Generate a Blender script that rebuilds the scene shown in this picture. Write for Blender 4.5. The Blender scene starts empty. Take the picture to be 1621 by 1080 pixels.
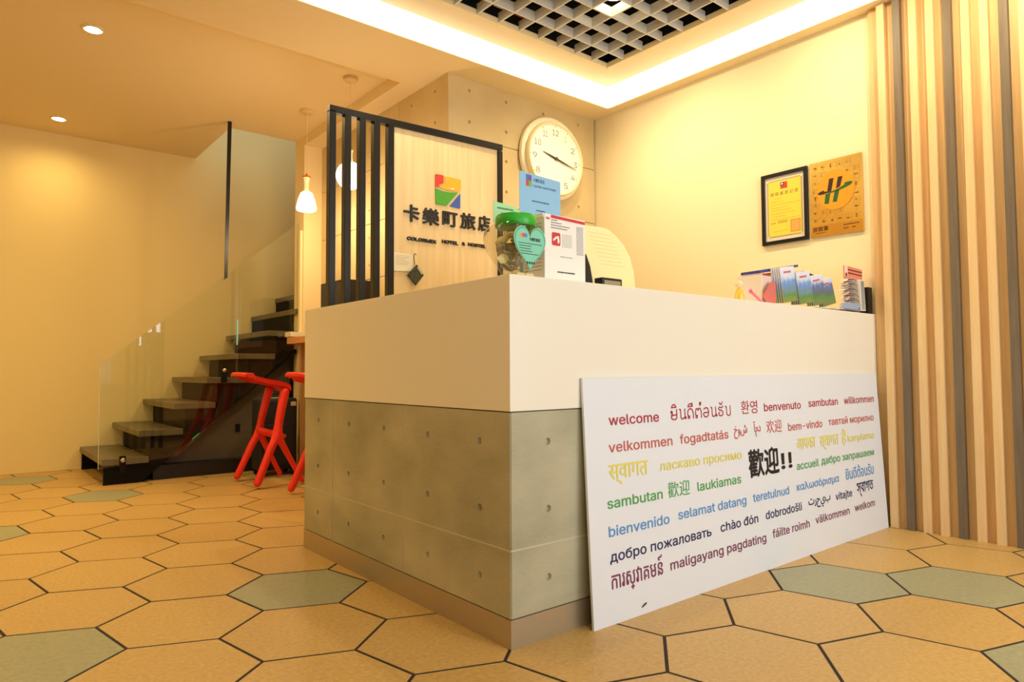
import bpy, bmesh, math, random
from mathutils import Vector, Matrix
from mathutils.geometry import delaunay_2d_cdt

# ---------------------------------------------------------------- camera, world, lights, exposure
S = bpy.context.scene
COL = S.collection
random.seed(7)

def lin(c):
    return tuple(((v / 12.92) if v <= 0.04045 else ((v + 0.055) / 1.055) ** 2.4) for v in (x / 255.0 for x in c))

cam_d = bpy.data.cameras.new('camera')
cam = bpy.data.objects.new('camera', cam_d)
COL.objects.link(cam)
cam_d.sensor_width = 36.0
cam_d.lens = 23.90
cam_d.clip_start = 0.05
cam.matrix_world = Matrix(((0.7737, -0.0236, -0.6331, -1.3247),
                           (-0.6335, -0.0366, -0.7729, -1.6279),
                           (-0.0049, 0.9991, -0.0432, 0.8495),
                           (0, 0, 0, 1)))
S.camera = cam

W = bpy.data.worlds.new('street_daylight')
S.world = W
W.use_nodes = True
W.node_tree.nodes['Background'].inputs[0].default_value = (0.80, 0.90, 1.0, 1)
W.node_tree.nodes['Background'].inputs[1].default_value = 1.0

S.view_settings.view_transform = 'Standard'
S.view_settings.look = 'None'
S.view_settings.gamma = 1.0
S.view_settings.use_curve_mapping = False
S.view_settings.exposure = 0.12
try:
    S.cycles.max_bounces = 8
    S.cycles.diffuse_bounces = 5
    S.cycles.sample_clamp_indirect = 6.0
    S.cycles.caustics_reflective = False
    S.cycles.caustics_refractive = False
except Exception:
    pass

def area(name, loc, direction, sx, sy, power, color):
    d = bpy.data.lights.new(name, 'AREA')
    d.shape = 'RECTANGLE'
    d.size, d.size_y, d.energy, d.color = sx, sy, power, color
    o = bpy.data.objects.new(name, d)
    o.location = loc
    o.rotation_euler = Vector(direction).to_track_quat('-Z', 'Z').to_euler()
    COL.objects.link(o)
    return o

def spot(name, loc, direction, power, color, angle=110, blend=0.8, radius=0.04):
    d = bpy.data.lights.new(name, 'SPOT')
    d.energy, d.color, d.spot_size, d.spot_blend, d.shadow_soft_size = power, color, math.radians(angle), blend, radius
    o = bpy.data.objects.new(name, d)
    o.location = loc
    o.rotation_euler = Vector(direction).to_track_quat('-Z', 'Y').to_euler()
    COL.objects.link(o)
    return o

WARM = (1.0, 0.74, 0.31)
WARM2 = (1.0, 0.80, 0.50)
DAY = (0.90, 0.96, 1.0)
# daylight through the four panes of the shop window in the front wall (behind the camera)
PANES = [(-2.6, -1.3), (-1.1, 0.3), (0.50, 2.45)]
for x0, x1 in PANES:
    area('window_daylight', ((x0 + x1) / 2, -3.42, 1.32), (0, 1, 0), x1 - x0, 2.15, (27 if x0 > 0 else 6) * (x1 - x0), DAY)
# downlights of the left ceiling (two of them in view, the rest of the same grid out of view)
for x, y in [(-0.72, 3.14), (-0.71, 5.02), (-2.3, 3.14), (-2.3, 5.02)]:
    spot('downlight_beam', (x, y, 2.925), (0, 0, -1), (98 if y < 4 else 24), WARM, 165, 1.0)
# unseen spots added at the grille to brighten desk, right wall and back corner
for x, y, e, dx in [(1.92, 1.10, 30, 0.4), (1.92, 0.10, 36, 0.5), (1.92, -0.75, 56, 0.6), (0.1, -0.45, 36, 0), (0.6, 1.25, 52, 0), (1.0, 0.3, 34, 0), (1.85, 1.42, 44, 0.1)]:
    spot('added_fill_spot', (x, y, 2.985), (dx, 0, -1), e, WARM2, 150, 1.0)

# ---------------------------------------------------------------- materials
MATS = {}
def mat(name, rgb, rough=0.6, metal=0.0, rgb2=None, scale=6.0, stretch=(1, 1, 1), bump=0.0, bscale=60.0,
        emit=None, estr=0.0, detail=4.0, spec=0.5, contrast=(0.3, 0.7), coat=0.0):
    if name in MATS:
        return MATS[name]
    m = bpy.data.materials.new(name)
    m.use_nodes = True
    nt = m.node_tree
    b = nt.nodes['Principled BSDF']
    b.inputs['Base Color'].default_value = (*lin(rgb), 1)
    b.inputs['Roughness'].default_value = rough
    b.inputs['Metallic'].default_value = metal
    b.inputs['Specular IOR Level'].default_value = spec
    b.inputs['Coat Weight'].default_value = coat
    if emit:
        b.inputs['Emission Color'].default_value = (*emit, 1)
        b.inputs['Emission Strength'].default_value = estr
    if rgb2 or bump:
        tc = nt.nodes.new('ShaderNodeTexCoord')
        mp = nt.nodes.new('ShaderNodeMapping')
        mp.inputs['Scale'].default_value = stretch
        nt.links.new(tc.outputs['Object'], mp.inputs['Vector'])
    if rgb2:
        n = nt.nodes.new('ShaderNodeTexNoise')
        n.inputs['Scale'].default_value = scale
        n.inputs['Detail'].default_value = detail
        nt.links.new(mp.outputs[0], n.inputs['Vector'])
        r = nt.nodes.new('ShaderNodeValToRGB')
        r.color_ramp.elements[0].position = contrast[0]
        r.color_ramp.elements[1].position = contrast[1]
        r.color_ramp.elements[0].color = (*lin(rgb), 1)
        r.color_ramp.elements[1].color = (*lin(rgb2), 1)
        nt.links.new(n.outputs['Fac'], r.inputs[0])
        nt.links.new(r.outputs[0], b.inputs['Base Color'])
    if bump:
        n2 = nt.nodes.new('ShaderNodeTexNoise')
        n2.inputs['Scale'].default_value = bscale
        n2.inputs['Detail'].default_value = 3
        nt.links.new(mp.outputs[0], n2.inputs['Vector'])
        bp = nt.nodes.new('ShaderNodeBump')
        bp.inputs['Strength'].default_value = bump
        bp.inputs['Distance'].default_value = 0.01
        nt.links.new(n2.outputs['Fac'], bp.inputs['Height'])
        nt.links.new(bp.outputs[0], b.inputs['Normal'])
    MATS[name] = m
    return m

paint = mat('cream_wall_paint', (238, 224, 184), 0.7)
paint_left = mat('yellow_cream_paint', (234, 212, 146), 0.7)
ceil_paint = mat('ceiling_paint', (238, 218, 170), 0.75)
concrete = mat('fair_faced_concrete', (152, 148, 120), 0.62, rgb2=(188, 182, 152), scale=2.6, stretch=(1, 1, 1.8), bump=0.15, bscale=45, detail=8, contrast=(0.3, 0.72))
concrete2 = mat('concrete_wall_panel', (198, 174, 122), 0.65, rgb2=(214, 191, 140), scale=2.2, bump=0.12, bscale=40, detail=7)
grout = mat('dark_joint', (44, 38, 32), 0.9)
tile_m = mat('sand_tile', (190, 154, 90), 0.42, rgb2=(208, 172, 106), scale=70, bump=0.25, bscale=90, detail=10, contrast=(0.35, 0.68))
tile_m2 = mat('sand_tile_deep', (185, 148, 85), 0.45, rgb2=(204, 168, 102), scale=60, bump=0.25, bscale=90, detail=10, contrast=(0.3, 0.7))
tile_g = mat('grey_green_tile', (150, 150, 118), 0.42, rgb2=(166, 164, 130), scale=50, bump=0.25, bscale=90, detail=10)
white_top = mat('white_solid_surface', (235, 230, 214), 0.28)
steel = mat('brushed_skirting', (178, 162, 134), 0.32, metal=0.55)
black_metal = mat('black_powder_coat', (20, 17, 15), 0.3, spec=0.4)
dark_steel = mat('dark_stair_steel', (15, 13, 9), 0.6, rgb2=(20, 17, 12), scale=8, spec=0.12)
tread_m = mat('dark_tread', (92, 82, 58), 0.4, rgb2=(108, 97, 70), scale=9, bump=0.1)
wood_light = mat('light_maple_slat', (230, 198, 146), 0.5, rgb2=(221, 186, 132), scale=7, stretch=(9, 9, 0.5), detail=6)
wood_mid = mat('tan_maple_backing', (220, 184, 130), 0.55, rgb2=(208, 170, 118), scale=7, stretch=(9, 9, 0.5), detail=6)
wood_dark = mat('grey_brown_slat', (118, 104, 84), 0.5, rgb2=(102, 89, 72), scale=7, stretch=(9, 9, 0.5), detail=6)
wood_board = mat('pale_maple_board', (240, 214, 164), 0.5, rgb2=(228, 198, 146), scale=4, stretch=(7, 7, 0.35), detail=6, contrast=(0.35, 0.65))
wood_bar = mat('oak_bar_top', (205, 150, 92), 0.45, rgb2=(190, 134, 78), scale=6, stretch=(6, 0.6, 6))
strip_light = mat('cove_light_diffuser', (255, 250, 235), 0.5, emit=(1.0, 0.965, 0.90), estr=1.14)
lamp_glow = mat('lamp_glow', (255, 250, 235), 0.4, emit=(1.0, 0.85, 0.60), estr=9.0)
opal = mat('opal_glass_glow', (255, 250, 235), 0.3, emit=(1.0, 0.84, 0.58), estr=4.0)
opal_dim = mat('opal_glass_neck', (250, 225, 160), 0.25, emit=(1.0, 0.74, 0.40), estr=0.35)
red_plastic = mat('red_plastic', (232, 48, 30), 0.35)
black_plastic = mat('black_plastic', (24, 22, 22), 0.4)
plenum = mat('dark_plenum', (14, 13, 14), 0.9)
grille_m = mat('pale_grey_grille', (214, 210, 198), 0.5)
white_plain = mat('white_plastic', (240, 238, 230), 0.4)
board_m = mat('white_board_panel', (222, 227, 234), 0.42)

def glass_mat(name, tint, rough=0.0, tfac=0.9):
    m = bpy.data.materials.new(name)
    m.use_nodes = True
    nt = m.node_tree
    nt.nodes.clear()
    out = nt.nodes.new('ShaderNodeOutputMaterial')
    tr = nt.nodes.new('ShaderNodeBsdfTransparent')
    gl = nt.nodes.new('ShaderNodeBsdfGlossy')
    mx = nt.nodes.new('ShaderNodeMixShader')
    lw = nt.nodes.new('ShaderNodeLayerWeight')
    lw.inputs[0].default_value = 0.5
    pw = nt.nodes.new('ShaderNodeMath')
    pw.operation = 'POWER'
    pw.inputs[1].default_value = 4.0
    fr = nt.nodes.new('ShaderNodeMath')
    fr.operation = 'MULTIPLY_ADD'
    fr.inputs[1].default_value = 0.7
    fr.inputs[2].default_value = 0.045
    nt.links.new(lw.outputs['Facing'], pw.inputs[0])
    nt.links.new(pw.outputs[0], fr.inputs[0])
    tr.inputs[0].default_value = (*tint, 1)
    gl.inputs['Roughness'].default_value = rough
    nt.links.new(fr.outputs[0], mx.inputs[0])
    nt.links.new(tr.outputs[0], mx.inputs[1])
    nt.links.new(gl.outputs[0], mx.inputs[2])
    nt.links.new(mx.outputs[0], out.inputs[0])
    return m
glass = glass_mat('clear_glass', (0.955, 0.975, 0.955))
jar_glass = glass_mat('clear_jar_plastic', (0.90, 0.88, 0.80), 0.08)
glass_edge_and_reflection = mat('cyan_glass_reflection', (150, 245, 250), 0.2)  # bright cyan base colour stands in for a reflection on the glass

# sans-serif face that ships with Blender (falls back to the built-in one)
SANS = None
try:
    import os
    for _d in (bpy.utils.system_resource('DATAFILES'),):
        for _r, _, _f in os.walk(_d):
            if 'Inter.woff2' in _f:
                SANS = bpy.data.fonts.load(os.path.join(_r, 'Inter.woff2'))
except Exception:
    SANS = None

# ---------------------------------------------------------------- geometry helpers
class MB:
    def __init__(s):
        s.bm = bmesh.new()
    def quad(s, *pts):
        s.bm.faces.new([s.bm.verts.new(p) for p in pts])
    def box(s, x0, x1, y0, y1, z0, z1):
        bm = s.bm
        v = [bm.verts.new(p) for p in ((x0, y0, z0), (x1, y0, z0), (x1, y1, z0), (x0, y1, z0), (x0, y0, z1), (x1, y0, z1), (x1, y1, z1), (x0, y1, z1))]
        for f in ((0, 3, 2, 1), (4, 5, 6, 7), (0, 1, 5, 4), (1, 2, 6, 5), (2, 3, 7, 6), (3, 0, 4, 7)):
            bm.faces.new([v[i] for i in f])
        return s
    def prism(s, pts, M, t):
        """2D outline pts laid in frame M (Matrix: columns u, v, n, origin), thickness t along n"""
        bm = s.bm
        a = [bm.verts.new(M @ Vector((p[0], p[1], 0))) for p in pts]
        b = [bm.verts.new(M @ Vector((p[0], p[1], t))) for p in pts]
        n = len(pts)
        bm.faces.new(list(reversed(a)))
        bm.faces.new(b)
        for i in range(n):
            j = (i + 1) % n
            bm.faces.new([a[i], a[j], b[j], b[i]])
        return s
    def lathe(s, prof, c, seg=32, axis='Z'):
        bm = s.bm
        rings = []
        for r, h in prof:
            ring = []
            for k in range(seg):
                a = 2 * math.pi * k / seg
                if axis == 'Z':
                    p = (c[0] + r * math.cos(a), c[1] + r * math.sin(a), c[2] + h)
                else:
                    p = (c[0] + r * math.cos(a), c[1] - h, c[2] + r * math.sin(a))
                ring.append(bm.verts.new(p))
            rings.append(ring)
        for i in range(len(rings) - 1):
            for k in range(seg):
                l = (k + 1) % seg
                bm.faces.new([rings[i][k], rings[i][l], rings[i + 1][l], rings[i + 1][k]])
        bm.faces.new(list(reversed(rings[0])))
        bm.faces.new(rings[-1])
        return s
    def tube(s, pts, r, seg=10):
        bm = s.bm
        P = [Vector(p) for p in pts]
        rr = r if isinstance(r, (list, tuple)) else [r] * len(P)
        prev = None
        rings = []
        for i, p in enumerate(P):
            d = (P[min(i + 1, len(P) - 1)] - P[max(i - 1, 0)]).normalized()
            up = Vector((0, 0, 1)) if abs(d.z) < 0.9 else Vector((1, 0, 0))
            a = d.cross(up).normalized() if prev is None else (prev - d * prev.dot(d)).normalized()
            prev = a
            b = d.cross(a)
            rings.append([bm.verts.new(p + (a * math.cos(t) + b * math.sin(t)) * rr[i]) for t in (2 * math.pi * k / seg for k in range(seg))])
        for i in range(len(rings) - 1):
            for k in range(seg):
                l = (k + 1) % seg
                bm.faces.new([rings[i][k], rings[i][l], rings[i + 1][l], rings[i + 1][k]])
        bm.faces.new(list(reversed(rings[0])))
        bm.faces.new(rings[-1])
        return s
    def build(s, name, m, parent=None, smooth=False, bevel=0.0, segs=2, kind=None, label=None):
        bm = s.bm
        bmesh.ops.recalc_face_normals(bm, faces=bm.faces)
        if bevel:
            es = [e for e in bm.edges if len(e.link_faces) == 2 and e.calc_face_angle(0) > 0.7]
            bmesh.ops.bevel(bm, geom=es, offset=bevel, segments=segs, profile=0.6, affect='EDGES', clamp_overlap=True)
        me = bpy.data.meshes.new(name)
        off = wloc(parent)
        if off.length:
            bmesh.ops.translate(bm, vec=-off, verts=bm.verts)
        bm.to_mesh(me)
        bm.free()
        me.materials.append(m)
        if smooth:
            for p in me.polygons:
                p.use_smooth = True
            try:
                me.set_sharp_from_angle(angle=math.radians(40))
            except Exception:
                pass
        o = bpy.data.objects.new(name, me)
        COL.objects.link(o)
        if parent:
            o.parent = parent
        if kind:
            o['kind'] = kind
        if label:
            o['label'] = label
        return o

def wloc(o):
    v = Vector((0, 0, 0))
    while o:
        v += o.location
        o = o.parent
    return v

def tag(o, label, cat, group=None):
    o['label'] = label
    o['category'] = cat
    if group:
        o['group'] = group
    return o

def thing(name, label, cat, loc, group=None):
    o = bpy.data.objects.new(name, None)
    o.location = loc
    o.empty_display_size = 0.1
    COL.objects.link(o)
    return tag(o, label, cat, group)

def struct(o, label=None):
    o['kind'] = 'structure'
    if label:
        o['label'] = label
    return o

def frame(origin, u, v):
    u, v = Vector(u).normalized(), Vector(v).normalized()
    n = u.cross(v)
    M = Matrix.Identity(4)
    for i in range(3):
        M[i][0], M[i][1], M[i][2], M[i][3] = u[i], v[i], n[i], origin[i]
    return M

def lettering(body, M, u0, v0, size, m, parent, width=None, bold=0.0, lift=0.0012, thick=0.0006, name='lettering', shear=0.0, join=None):
    """flat or raised writing: baseline start (u0, v0) in frame M, scaled to the given width"""
    c = bpy.data.curves.new('text', 'FONT')
    c.body = body
    c.size = size
    if SANS and all(ord(q) < 0x530 or 0x1E00 <= ord(q) < 0x1F00 for q in body):
        c.font = SANS
    smear = bold
    c.shear = shear
    c.resolution_u = 3
    c.extrude = 0.0
    c.fill_mode = 'NONE'
    o = bpy.data.objects.new('text', c)
    COL.objects.link(o)
    bpy.context.view_layer.update()
    dg = bpy.context.evaluated_depsgraph_get()
    src = bpy.data.meshes.new_from_object(o.evaluated_get(dg))
    bpy.data.objects.remove(o)
    if not src.vertices:
        return None
    # walk the closed outlines and fill each outer one with its own holes (strokes of a glyph may overlap)
    nb = {}
    for e in src.edges:
        p, q = e.vertices
        nb.setdefault(p, []).append(q)
        nb.setdefault(q, []).append(p)
    seen, loops = set(), []
    for v in range(len(src.vertices)):
        if v in seen or v not in nb:
            continue
        lp, prev, cur = [v], None, v
        seen.add(v)
        while True:
            nx = [q for q in nb[cur] if q != prev and q not in seen]
            if not nx:
                break
            if prev is None:
                nx = [max(nx)] if (cur + 1) not in nx else [cur + 1]
            prev, cur = cur, nx[0]
            seen.add(cur)
            lp.append(cur)
        if len(lp) > 2:
            loops.append([src.vertices[q].co.to_2d() for q in lp])
    # non-zero winding fill of all outlines together (outlines may overlap or cross themselves)
    pv, pe = [], []
    for l in loops:
        k0 = len(pv)
        pv += l
        pe += [(k0 + q, k0 + (q + 1) % len(l)) for q in range(len(l))]
    ov, _, of, _, _, _ = delaunay_2d_cdt(pv, pe, [], 0, 1e-6)
    bbs = [(min(p.x for p in l), max(p.x for p in l), l) for l in loops]
    keep = []
    for f in of:
        c_ = sum((ov[q] for q in f), Vector((0, 0))) / len(f)
        wn = 0
        for lo, hi, l in bbs:
            if not lo <= c_.x <= hi:
                continue
            for q in range(len(l)):
                p, n_ = l[q - 1], l[q]
                if p.y <= c_.y < n_.y and (n_.x - p.x) * (c_.y - p.y) - (c_.x - p.x) * (n_.y - p.y) > 0:
                    wn += 1
                elif n_.y <= c_.y < p.y and (n_.x - p.x) * (c_.y - p.y) - (c_.x - p.x) * (n_.y - p.y) < 0:
                    wn -= 1
        if wn:
            keep.append(tuple(f))
    zt_ = thick if thick > 0.002 else 0
    vv = [(p.x, p.y, zt_) for p in ov]
    ff = list(keep)
    if zt_:
        cnt = {}
        for f in keep:
            for q in range(len(f)):
                e_ = (f[q - 1], f[q])
                cnt[e_] = cnt.get(e_, 0) + 1
        n_v = len(vv)
        vv += [(p.x, p.y, -zt_) for p in ov]
        ff += [(p, q, q + n_v, p + n_v) for p, q in cnt if (q, p) not in cnt]
    me = bpy.data.meshes.new(name)
    me.from_pydata(vv, [], ff)
    bpy.data.meshes.remove(src)
    xs = [v.co.x for v in me.vertices]
    x0, x1 = min(xs), max(xs)
    sx = (width / (x1 - x0)) if width else 1.0
    off = wloc(parent)
    for v in me.vertices:
        p = M @ Vector((u0 + (v.co.x - x0) * sx, v0 + v.co.y, v.co.z + lift))
        v.co = p - off
    if smear:                                   # heavy CJK weight: the same strokes laid again, slightly shifted
        bm = bmesh.new()
        bm.from_mesh(me)
        base = list(bm.verts) + list(bm.edges) + list(bm.faces)
        n_ = (M.to_3x3() @ Vector((0, 0, 1)))
        for q, (du, dv) in enumerate(((1, 0), (-1, 0), (0, 1), (0, -1), (.7, .7), (-.7, .7), (.7, -.7), (-.7, -.7))):
            g = bmesh.ops.duplicate(bm, geom=base)['geom']
            vs = [e for e in g if isinstance(e, bmesh.types.BMVert)]
            bmesh.ops.translate(bm, verts=vs, vec=M.to_3x3() @ Vector((du, dv, 0)) * smear + n_ * (0.00004 * (q + 1)))
        bm.to_mesh(me)
        bm.free()
    me.materials.clear()
    me.materials.append(m)
    ob = bpy.data.objects.new(name, me)
    COL.objects.link(ob)
    ob.parent = parent
    return ob

def holed_panel(name, m, parent, M, u0, u1, v0, v1, holes, t=0.02, r=0.0125, depth=0.014, gap=0.0025, bevel=0.0015):
    """a concrete panel in frame M (front towards +n) with round tie holes sunk into it"""
    bm = bmesh.new()
    g = gap
    a0, a1, b0, b1 = u0 + g, u1 - g, v0 + g, v1 - g
    outer = [(a0, b0), (a1, b0), (a1, b1), (a0, b1)]
    loops = []
    def loop(pts, z):
        vs = [bm.verts.new((p[0], p[1], z)) for p in pts]
        return vs, [bm.edges.new((vs[i], vs[(i + 1) % len(vs)])) for i in range(len(vs))]
    ov, oe = loop(outer, 0)
    edges = list(oe)
    for (hu, hv) in holes:
        if not (a0 + r < hu < a1 - r and b0 + r < hv < b1 - r):
            continue
        pts = [(hu + r * math.cos(k * math.pi / 6), hv + r * math.sin(k * math.pi / 6)) for k in range(12)]
        hvs, he = loop(pts, 0)
        edges += he
        loops.append((hvs, hu, hv))
    bmesh.ops.triangle_fill(bm, use_beauty=True, use_dissolve=False, edges=edges)
    for hvs, hu, hv in loops:
        low = [bm.verts.new((hu + (v.co.x - hu) * 0.7, hv + (v.co.y - hv) * 0.7, -depth)) for v in hvs]
        for i in range(12):
            j = (i + 1) % 12
            bm.faces.new([hvs[i], hvs[j], low[j], low[i]])
        bm.faces.new(low)
    back = [bm.verts.new((p[0], p[1], -t)) for p in outer]
    for i in range(4):
        j = (i + 1) % 4
        bm.faces.new([ov[i], ov[j], back[j], back[i]])
    bm.faces.new(back)
    bmesh.ops.recalc_face_normals(bm, faces=bm.faces)
    for v in bm.verts:
        v.co = M @ v.co
    mb = MB()
    mb.bm.free()
    mb.bm = bm
    return mb.build(name, m, parent)

# ---------------------------------------------------------------- room shell
XW, YC, ZC, ZR = 2.63, 2.13, 2.865, 2.95      # right wall, concrete wall, ceiling, raised left ceiling
YB, YF, XL = 5.46, -3.35, -3.3                # back wall, shop front, left wall
SX, SY = 1.205, 4.165                         # concrete side face, its far end

# floor: joint bed plus one object per hexagonal tile
fl = MB().box(XL, XW + 0.3, YF - 0.3, YB + 0.1, -0.1, -0.0012).build('floor', grout)
struct(fl, 'floor of large hexagonal sand coloured tiles with dark joints')
OX, OY, ANG, ED = -0.8984, 0.758, -0.3407, 0.267
def warp(x, y):
    return (-0.0144 + 0.993 * x - 0.0134 * y + 0.0068 * x * x - 0.0204 * x * y + 0.0021 * y * y,
            -0.0099 - 0.0195 * x + 0.9857 * y + 0.0101 * x * x - 0.0129 * x * y + 0.0023 * y * y)
def clip(poly, ax, val, keep_less):
    out = []
    for i in range(len(poly)):
        a, b = poly[i], poly[(i + 1) % len(poly)]
        ia = (a[ax] <= val) == keep_less
        ib = (b[ax] <= val) == keep_less
        if ia:
            out.append(a)
        if ia != ib:
            t = (val - a[ax]) / (b[ax] - a[ax])
            out.append((a[0] + t * (b[0] - a[0]), a[1] + t * (b[1] - a[1])))
    return out
def un(deg):
    a = ANG + math.radians(deg)
    return Vector((math.cos(a), math.sin(a))) * ED
e0, e1, e2 = un(0), un(120), un(240)
A1, A2 = e0 - e1, e0 - e2
greys = [(-0.305, 1.0), (-1.116, 0.824), (-0.507, 3.845), (-1.094, 2.883), (-0.884, 4.957), (1.399, -0.34), (1.714, -0.677), (1.03, -1.003), (-2.3, 1.6), (-0.6, -1.9), (1.9, -2.2)]
tiles = []
for i in range(-14, 15):
    for j in range(-14, 15):
        c = Vector((OX, OY)) + A1 * i + A2 * j - e0
        if not (XL - 0.3 < c.x < XW + 0.3 and YF - 0.2 < c.y < YB + 0.3):
            continue
        if c.y < -2.6 and c.x < 2.0 or c.x < -2.6:
            continue
        if 0.45 < c.x and 0.45 < c.y < 1.9 and c.x < 2.4:      # under the desk's inner side, never seen
            pass
        poly = []
        wc = warp(c.x, c.y)
        for k in range(6):
            v = c + un(60 * k)
            w = warp(v.x, v.y)
            d = Vector((w[0] - wc[0], w[1] - wc[1]))
            d = d * (1 - 0.0054 / (d.length * 0.866))
            poly.append((wc[0] + d.x, wc[1] + d.y))
        for ax, val, less in ((0, XW - 0.006, True), (0, XL + 0.01, False), (1, YB - 0.005, True), (1, YF + 0.02, False)):
            poly = clip(poly, ax, val, less)
            if len(poly) < 3:
                break
        if len(poly) < 3:
            continue
        tiles.append((wc, poly))
gset = set()
for g in greys:
    gset.add(min(range(len(tiles)), key=lambda q: (tiles[q][0][0] - g[0]) ** 2 + (tiles[q][0][1] - g[1]) ** 2))
I4 = Matrix.Identity(4)
for q, (wc, poly) in enumerate(tiles):
    M = Matrix.Translation((0, 0, -0.001))
    mb = MB().prism(poly, M, 0.001 + random.uniform(-0.0004, 0.0004))
    t = mb.build('hexagonal_tile', tile_g if q in gset else random.choice((tile_m, tile_m, tile_m2)), fl)
    if q in gset:
        t['label'] = 'grey-green tile'

# walls
struct(MB().box(XW, XW + 0.12, YF, SY, 0, 3.5).build('wall_right', paint), 'cream right hand wall')
struct(MB().box(XL - 0.12, XL, YF, YB, 0, 3.5).build('wall_left', paint_left))
struct(MB().box(XL, XW, YB, YB + 0.12, 0, 5.5).build('wall_back', paint_left), 'yellow cream wall behind the stairs')
# shop front behind the camera: sill, head, mullions and panes
wf = MB()
wf.box(XL, XW, YF - 0.12, YF, 0, 0.22).box(XL, XW, YF - 0.12, YF, 2.42, 3.5)
ed = [XL] + [v for p in PANES for v in p] + [XW]
for k in range(0, len(ed), 2):
    wf.box(ed[k], ed[k + 1], YF - 0.12, YF, 0.22, 2.42)
struct(wf.build('wall_front', paint))
# return wall between the concrete block and the stairwell
struct(MB().box(1.04, XW, SY, 4.37, 0, 3.5).build('wall_stair', mat('warm_cream_paint', (240, 218, 164), 0.7)), 'narrow warm cream wall end beside the stairs')
struct(MB().box(2.25, 2.37, 4.37, YB, 0, 5.5).build('wall_stairwell', paint_left))
# fair faced concrete block with panels and tie holes
cb = struct(MB().box(SX + 0.022, XW - 0.002, YC + 0.022, SY - 0.001, 0, 3.3).build('wall_concrete', mat('joint_brown', (110, 92, 64), 0.9)), 'fair faced concrete wall block with tie holes')  # plain brown backing, visible in the joints between panels
rows = [0.0, 0.26, 0.70, 1.14, 1.578, 2.02, 2.455, ZC + 0.03]
hz = [r + d for r in rows for d in (0.11, 0.33)]
MF = frame((0, YC, 0), (1, 0, 0), (0, 0, 1))                    # faces -y
for a, b in [(SX + 0.001, 2.62)]:
    for k in range(len(rows) - 1):
        hs = [(x, z) for x in (1.382, 1.708, 2.07, 2.437) for z in hz]
        holed_panel('concrete_panel', concrete2, cb, MF, a, b, rows[k], rows[k + 1], hs, r=0.012)
ML = frame((SX, 0, 0), (0, -1, 0), (0, 0, 1))                   # faces -x, u = -y
for a, b in [(YC + 0.0, 2.781), (2.781, 3.57), (3.57, SY - 0.001)]:
    for k in range(len(rows) - 1):
        hs = [(-y, z) for y in (2.29, 2.605, 2.945, 3.25, 3.73, 4.02) for z in hz]
        holed_panel('concrete_panel', concrete2, cb, ML, -b, -a, rows[k], rows[k + 1], hs, r=0.012)

# ceilings: lower ring, raised left field, tray with luminous sides, stairwell opening
TX0, TX1, TY0, TY1, ZT = -2.5, 2.52, -2.6, 1.885, 3.025
RX, RY = 1.04, 2.48
ce = MB()
ce.box(XL, XW, TY1, RY, ZC, ZC + 0.10)
ce.box(RX, XW, RY, SY, ZC, ZC + 0.10)
ce.box(TX1, XW, TY0, TY1, ZC, ZC + 0.10)
ce.box(XL, TX0, TY0, TY1, ZC, ZC + 0.10)
ce.box(XL, XW, YF, TY0, ZC, ZC + 0.10)
struct(ce.build('ceiling', ceil_paint), 'plain plaster ceiling around the light tray')
c2 = MB()
OPX, OPY = 0.46, 4.37
c2.box(XL, RX, RY + 0.002, OPY, ZR, ZR + 0.25)
c2.box(XL, OPX, OPY, YB, ZR, ZR + 0.25)
struct(c2.build('ceiling', ceil_paint), 'raised ceiling field with downlights over the stairs side')
struct(MB().box(OPX - 0.1, 2.4, OPY - 0.1, YB + 0.1, 5.4, 5.5).build('ceiling', ceil_paint))
# inner tray ceiling with the grille opening
GX0, GX1, GY0, GY1 = -1.12, 2.262, -1.32, 1.655
c3 = MB()
c3.box(TX0 - 0.02, TX1 + 0.02, GY1, TY1 + 0.02, ZT, ZT + 0.03)
c3.box(TX0 - 0.02, TX1 + 0.02, TY0 - 0.02, GY0, ZT, ZT + 0.03)
c3.box(GX1, TX1 + 0.02, GY0, GY1, ZT, ZT + 0.03)
c3.box(TX0 - 0.02, GX0, GY0, GY1, ZT, ZT + 0.03)
struct(c3.build('ceiling', ceil_paint), 'border of the recessed tray around the dark grille')
tm = MB()
w = 0.012
tm.box(GX0, GX1, GY1 - w, GY1, ZT - 0.006, ZT + 0.03).box(GX1 - w, GX1, GY0, GY1, ZT - 0.006, ZT + 0.03)
tm.box(GX0, GX1, GY0, GY0 + w, ZT - 0.006, ZT + 0.03).box(GX0, GX0 + w, GY0, GY1, ZT - 0.006, ZT + 0.03)
struct(tm.build('trim_1', ceil_paint), 'thin lip around the grille opening')
pl = MB()
pl.box(GX0 - 0.1, GX1 + 0.1, GY0 - 0.1, GY1 + 0.1, 3.42, 3.45)
pl.box(GX0 - 0.1, GX0 - 0.02, GY0 - 0.1, GY1 + 0.1, ZT + 0.03, 3.42).box(GX1 + 0.02, GX1 + 0.1, GY0 - 0.1, GY1 + 0.1, ZT + 0.03, 3.42)
pl.box(GX0, GX1, GY0 - 0.1, GY0 - 0.02, ZT + 0.03, 3.42).box(GX0, GX1, GY1 + 0.02, GY1 + 0.1, ZT + 0.03, 3.42)
struct(pl.build('ceiling', plenum), 'black ceiling void above the grille')
# luminous sides of the tray
t = thing('cove_light', 'long white glowing light band along the sides of the ceiling tray', 'light', (TX1, TY1, ZC))
for b in ((TX0, TX1, TY1 - 0.006, TY1 + 0.01, ZC, ZT), (TX1 - 0.006, TX1 + 0.01, TY0, TY1 - 0.006, ZC, ZT),
          (TX0, TX1, TY0 - 0.01, TY0 + 0.006, ZC, ZT), (TX0 - 0.01, TX0 + 0.006, TY0, TY1, ZC, ZT)):
    MB().box(*b).build('diffuser', strip_light, t)
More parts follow.
